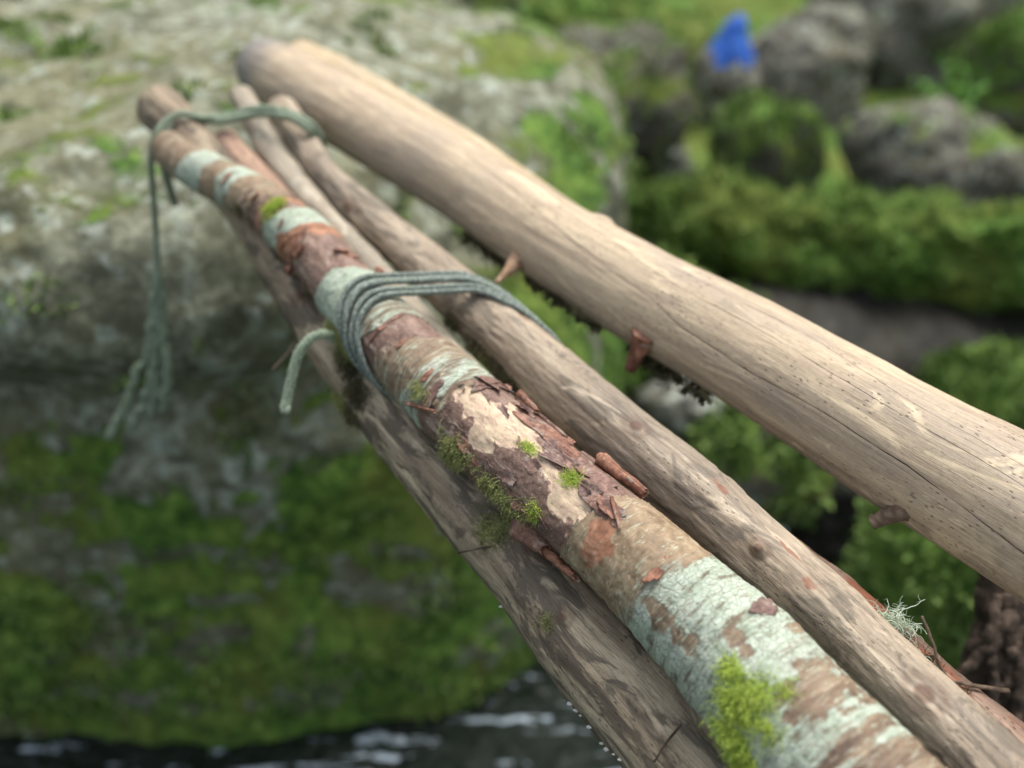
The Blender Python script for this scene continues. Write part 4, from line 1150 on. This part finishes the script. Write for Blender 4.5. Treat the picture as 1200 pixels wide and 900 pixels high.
# twigs
def twig(name, pts, r0, r1, label, parent=None, mat='twig', n=40, jit=.0015, seed=0):
    P = px_path(pts, n, jit, seed); S = Soup(); S.tube(P, np.linspace(r0, r1, n), 7, twist=20, strands=3, amp=.2)
    o = S.build(name, M[mat], parent)
    if parent is None: tag(o, label, 'twig')
    return o
d1 = redp.pz[pick(redp, 1110, 800)[0]]
twig('twig', [(1081, 722, d1-.02), (1090, 745, d1-.022), (1100, 775, d1-.02), (1112, 812, d1-.004), (1116, 822, d1+.006)], .0011, .0018, 'thin bent twig standing up beside the beard lichen')
twig('twig', [(1108, 800, d1-.004), (1140, 803, d1-.006), (1182, 811, d1-.004)], .0016, .0022, 'short straight twig sticking out right from the reddish pole', seed=2)
d2 = left.pz[pick(left, 785, 862)[0]]
twig('twig', [(766, 893, d2-.004), (780, 873, d2-.006), (799, 850, d2-.006)], .0008, .0013, 'thin dark twig lying on the damp brown pole at the bottom', mat='root', seed=3)
d3 = left.pz[pick(left, 335, 385)[0]]
twig('twig', [(319, 433, d3-.02), (345, 402, d3-.014), (362, 378, d3-.006), (378, 362, d3+.004)], .0016, .0008, 'fine grass-like twig leaning by the hanging rope end', seed=4)
d4 = left.pz[pick(left, 565, 640)[0]]
twig('twig', [(538, 648, d4-.003), (560, 643, d4-.006), (585, 640, d4-.004)], .0010, .0010, 'small mossy twig on the damp brown pole beside the bark rolls', mat='root', seed=5)

# ------------------------------------------------------------------ stubs and bark rags on the thick pale pole
def stub(g, px, py, tip, r0, r1, mat, name='branch_stub', label=None, seed=0):
    i, p, n = pick(g, px, py); e = W(*tip); P = np.array([p-(e-p)*.35, p, p+(e-p)*.35, p+(e-p)*.7, e]); C = catmull(P, 30)
    rr = r1+(r0-r1)*(1-np.linspace(0, 1, 30))**1.6
    V, Q, T, rs = tube(C, rr, 20); cen = np.vstack([np.repeat(C, 20, 0), C[[0, -1]]])
    V = cen+(V-cen)*(1+.22*fbm(V*260, 3, seed))[:, None]
    S = Soup(); S.add(V, Q, T, rs, 0.)
    o = S.build(name, mat, g.e)
    if label: o['label'] = label
    return o
M['stub'] = mat_simple('orange_knotwood', [(.3, (.16, .08, .045)), (.5, (.36, .23, .14)), (.7, (.52, .40, .28))], 120, .7, .002)
def dep(g, x, y): return g.pz[pick(g, x, y)[0]]
a = dep(mainp, 606, 300)
stub(mainp, 606, 306, (582, 331, a-.012), .016, .0022, M['stub'], label='pointed orange branch stub', seed=1)
a = dep(mainp, 752, 405)
stub(mainp, 752, 402, (738, 433, a+.012), .015, .0060, M['curl'], label='stubby brown branch stump', seed=2)
a = dep(mainp, 1050, 598)
stub(mainp, 1052, 600, (1021, 612, a+.01), .010, .006, M['twig'], label='short dark broken stub', seed=3)
S = Soup(); r = np.random.default_rng(8)
for k in range(170):
    s = r.choice([0, 1, 1, 2]); 
    x0, x1 = [(545, 600), (615, 700), (740, 830)][s]
    px = r.uniform(x0, x1); py = np.interp(px, [533, 583, 660, 733, 817, 893], [262, 300, 349, 403, 452, 497])-2
    i, p, n = pick(mainp, px, py); T_ = log_dir(mainp, i)
    p = p - UP*r.uniform(-.002, .010) + FWD*r.uniform(.004, .02)
    L = r.uniform(.004, .013); w = r.uniform(.002, .006); d = unit(T_+r.normal(size=3)*.7); e = unit(np.cross(d, r.normal(size=3)))
    k0 = r.normal(size=(4, 3))*.0012
    S.add([p-d*L-e*w+k0[0], p+d*L-e*w*.6+k0[1], p+d*L*.8+e*w+k0[2], p-d*L*.7+e*w*.8+k0[3]], [[0, 1, 2, 3]], None, None, r.uniform(0, 1))
for k in range(900):
    px = r.choice([r.uniform(630, 705), r.uniform(760, 835), r.uniform(535, 600)]); py = np.interp(px, [533, 583, 660, 733, 817, 893], [262, 300, 349, 403, 452, 497])-2
    i, p, n = pick(mainp, px, py) if k % 3 == 0 else (i, p, n)
    q = p-UP*r.uniform(0, .010)+FWD*r.uniform(.0, .02)+RIGHT*r.normal()*.008; d = unit(-UP+r.normal(size=3)*.8); L = r.uniform(.003, .009)
    S.tube(np.array([q, q+d*L*.5, q+d*L+r.normal(size=3)*.001]), np.array([.0006, .0005, .0003]), 3, r.uniform(0, .5))
S.build('bark_rag', M['duff'], mainp.e)['label'] = 'dark rags of bark and moss along the underside'

# ------------------------------------------------------------------ dark rooty stump at the right, under the thick pole
re2 = empty('root_stump', tuple(W(1190, 900, 1.12)), 'dark gnarled root stump under the near end of the thick pale pole', 'stump')
S = Soup()
for j, (pth, ra, rb) in enumerate([([(1182, 655, 1.12), (1176, 720, 1.12), (1168, 780, 1.12), (1165, 850, 1.13), (1160, 960, 1.15)], .026, .038), ([(1230, 690, 1.14), (1225, 780, 1.14), (1222, 960, 1.15)], .05, .06),
                                   ([(1178, 700, 1.10), (1170, 745, 1.09), (1150, 775, 1.09), (1118, 790, 1.10)], .008, .005), ([(1195, 700, 1.10), (1182, 740, 1.09), (1196, 800, 1.09), (1180, 900, 1.10)], .009, .008),
                                   ([(1172, 700, 1.10), (1160, 750, 1.09), (1168, 830, 1.09)], .007, .006)]):
    P = px_path(pth, 70, .005, j+3); V, Q, T, rs = tube(P, np.linspace(ra, rb, 70), 36)
    cen = np.vstack([np.repeat(P, 36, 0), P[[0, -1]]]); V = cen+(V-cen)*(1+.28*fbm(V*np.array([55, 55, 9]), 4, j)+.16*fbm(V*np.array([170, 170, 30]), 4, j))[:, None]
    S.add(V, Q, T, rs, 0.)
S.build('root', M['root'], re2)

# litter caught in the grooves between the poles
moss_tuft(thin, [(520, 420, .02, .008, 1), (545, 440, .02, .01, 1), (500, 395, .01, .006, .5)], 700, .008, .0003, M['duff'], 'moss_clump', thin.e, droop=.2, lift=.8, seed=21)
moss_tuft(thin, [(560, 452, .015, .008, 1)], 400, .007, .0003, M['mossd'], 'moss_clump', thin.e, droop=.2, lift=.8, seed=22)
moss_tuft(redp, [(1120, 815, .012, .008, 1), (1085, 775, .01, .006, .6)], 600, .007, .00028, M['duff'], 'moss_clump', redp.e, droop=.2, lift=.8, seed=24)
moss_tuft(birch, [(322, 300, .012, .01, 1), (280, 245, .012, .01, 1), (360, 345, .012, .008, 1)], 500, .007, .00025, M['duff'], 'moss_mat', birch.e, droop=.9, lift=.5, seed=25, side=3)

# small ragged scales of bark along the peeled stretch
r = np.random.default_rng(55)
for k in range(30):
    t_ = r.uniform(0, 1); side_ = r.choice([-1, -.9, .8, 1, 1.1])
    cx = 545+150*t_ + side_*r.uniform(14, 42); cy = 470+150*t_ - side_*r.uniform(14, 42)
    flake_on(birch, cx, cy, r.uniform(.006, .018), r.uniform(.002, .006), r.uniform(.0012, .0045), seed=100+k, tone=r.choice([.3, .6, .9, 1.]), rot=r.uniform(-.25, .25), edge=r.choice([-1, 1]), th=.0006)
for k, (cx, cy) in enumerate([(330, 262), (352, 275), (318, 250), (398, 312), (448, 380), (470, 402), (290, 228), (265, 208), (575, 450), (770, 668), (500, 440), (410, 300)]):
    flake_on(birch, cx, cy, r.uniform(.002, .005), r.uniform(.006, .014), r.uniform(.0015, .003), seed=150+k, tone=r.choice([.0, .3, .8]), rot=r.uniform(-.2, .2), edge=r.choice([-1, 1]), th=.0006)

moss_tuft(mid, [(560, 405, .02, .006, 1), (585, 432, .02, .006, 1), (605, 455, .015, .006, .7), (530, 375, .01, .005, .5)], 1500, .011, .0004, M['duff'], 'moss_clump', mid.e, droop=.8, lift=.8, seed=31)
moss_tuft(mid, [(592, 448, .012, .006, 1), (570, 420, .008, .005, .5)], 600, .008, .0003, M['mossd'], 'moss_clump', mid.e, droop=.5, lift=.8, seed=32)
# white crumbs of fungus on the outer edge of the damp brown pole
r = np.random.default_rng(66); D_, F_ = ico(2)
M['fung'] = mat_simple('white_fungus', [(.3, (.55, .53, .46)), (.7, (.80, .79, .74))], 300)
for (cx, cy) in [(668, 824), (676, 832), (681, 838), (692, 851), (706, 870), (712, 877), (720, 883), (727, 890), (585, 712)]:
    i, p, n = pick(left, cx, cy); rr = r.uniform(.0009, .0022)
    V = p + n*.0006 + D_*rr*(1+.45*fbm(D_*2.5+cx, 3, 3))[:, None]*np.array([1.4, 1, .55])
    S = Soup(); S.add(V, None, F_, None, 0.); S.build('fungus_crumb', M['fung'], left.e)

# moss cushions: short shoots standing on the mossy rocks
def moss_growth(o, n, size, label, seed, cond=None, mat='moss', off=(0, 0, 0)):
    r = np.random.default_rng(seed); me = o.data; nv = len(me.vertices)
    co = np.empty(nv*3, np.float32); me.vertices.foreach_get('co', co); co = co.reshape(-1, 3)
    no = np.empty(nv*3, np.float32); me.vertices.foreach_get('normal', no); no = no.reshape(-1, 3)
    loc = np.array(o.location); Wd = co+loc
    patch = fbm(Wd*7, 4, seed+1) + .35*fbm(Wd*28, 3, seed+2)
    m = patch > (.05 if cond is None else cond(Wd, no))
    m &= (Wd[:, 2] > .1) & (((CAM-Wd)*no).sum(1) > -.3)
    ids = np.flatnonzero(m)
    if not len(ids): return
    ids = r.choice(ids, n)
    p = co[ids] + r.normal(size=(n, 3))*size*.4; nn = no[ids]
    d = nn*.8 + r.normal(size=(n, 3))*.6 + np.array([0, 0, .35]); d /= np.linalg.norm(d, axis=1)[:, None]
    w = np.cross(d, r.normal(size=(n, 3))); w /= np.linalg.norm(w, axis=1)[:, None]
    L = (size*r.uniform(.4, 1.3, n))[:, None]; ww = w*L*.22
    V = np.stack([p-ww*.5, p+ww*.5, p+d*L*.6+ww, p+d*L, p+d*L*.6-ww], 1).reshape(-1, 3)
    k = np.arange(n)[:, None]*5
    S = Soup(); S.add(V, np.hstack([k, k+1, k+2, k+4]), np.hstack([k+4, k+2, k+3]), None, np.repeat(np.clip(r.normal(.15, .3, n), 0, 1), 5))
    g = S.build('moss_cushion', M[mat], None, False); g.parent = o; g['kind'] = 'stuff'
M['mossr'] = mat_moss('rock_moss', (.028, .062, .012), (.08, .15, .028), (.25, .35, .10))
moss_growth(boulder, 22000, .014, '', 81, lambda Wd, no: .36 - .42*sstep(.85, .3, Wd[:, 2]) + .16*(Wd[:, 2] > 1.2), 'mossr')
moss_growth(ft, 9000, .018, '', 82, lambda Wd, no: -.30 - .2*no[:, 2], 'mossr')
for o_ in [o for o in COL.objects if o.name.startswith('rock') and o.get('category') == 'rock' and o.data.materials[0] == M['rockm']]:
    moss_growth(o_, 3500, .022, '', 83+len(o_.name), lambda Wd, no: .15 - .45*np.maximum(no[:, 2], 0), 'mossr')
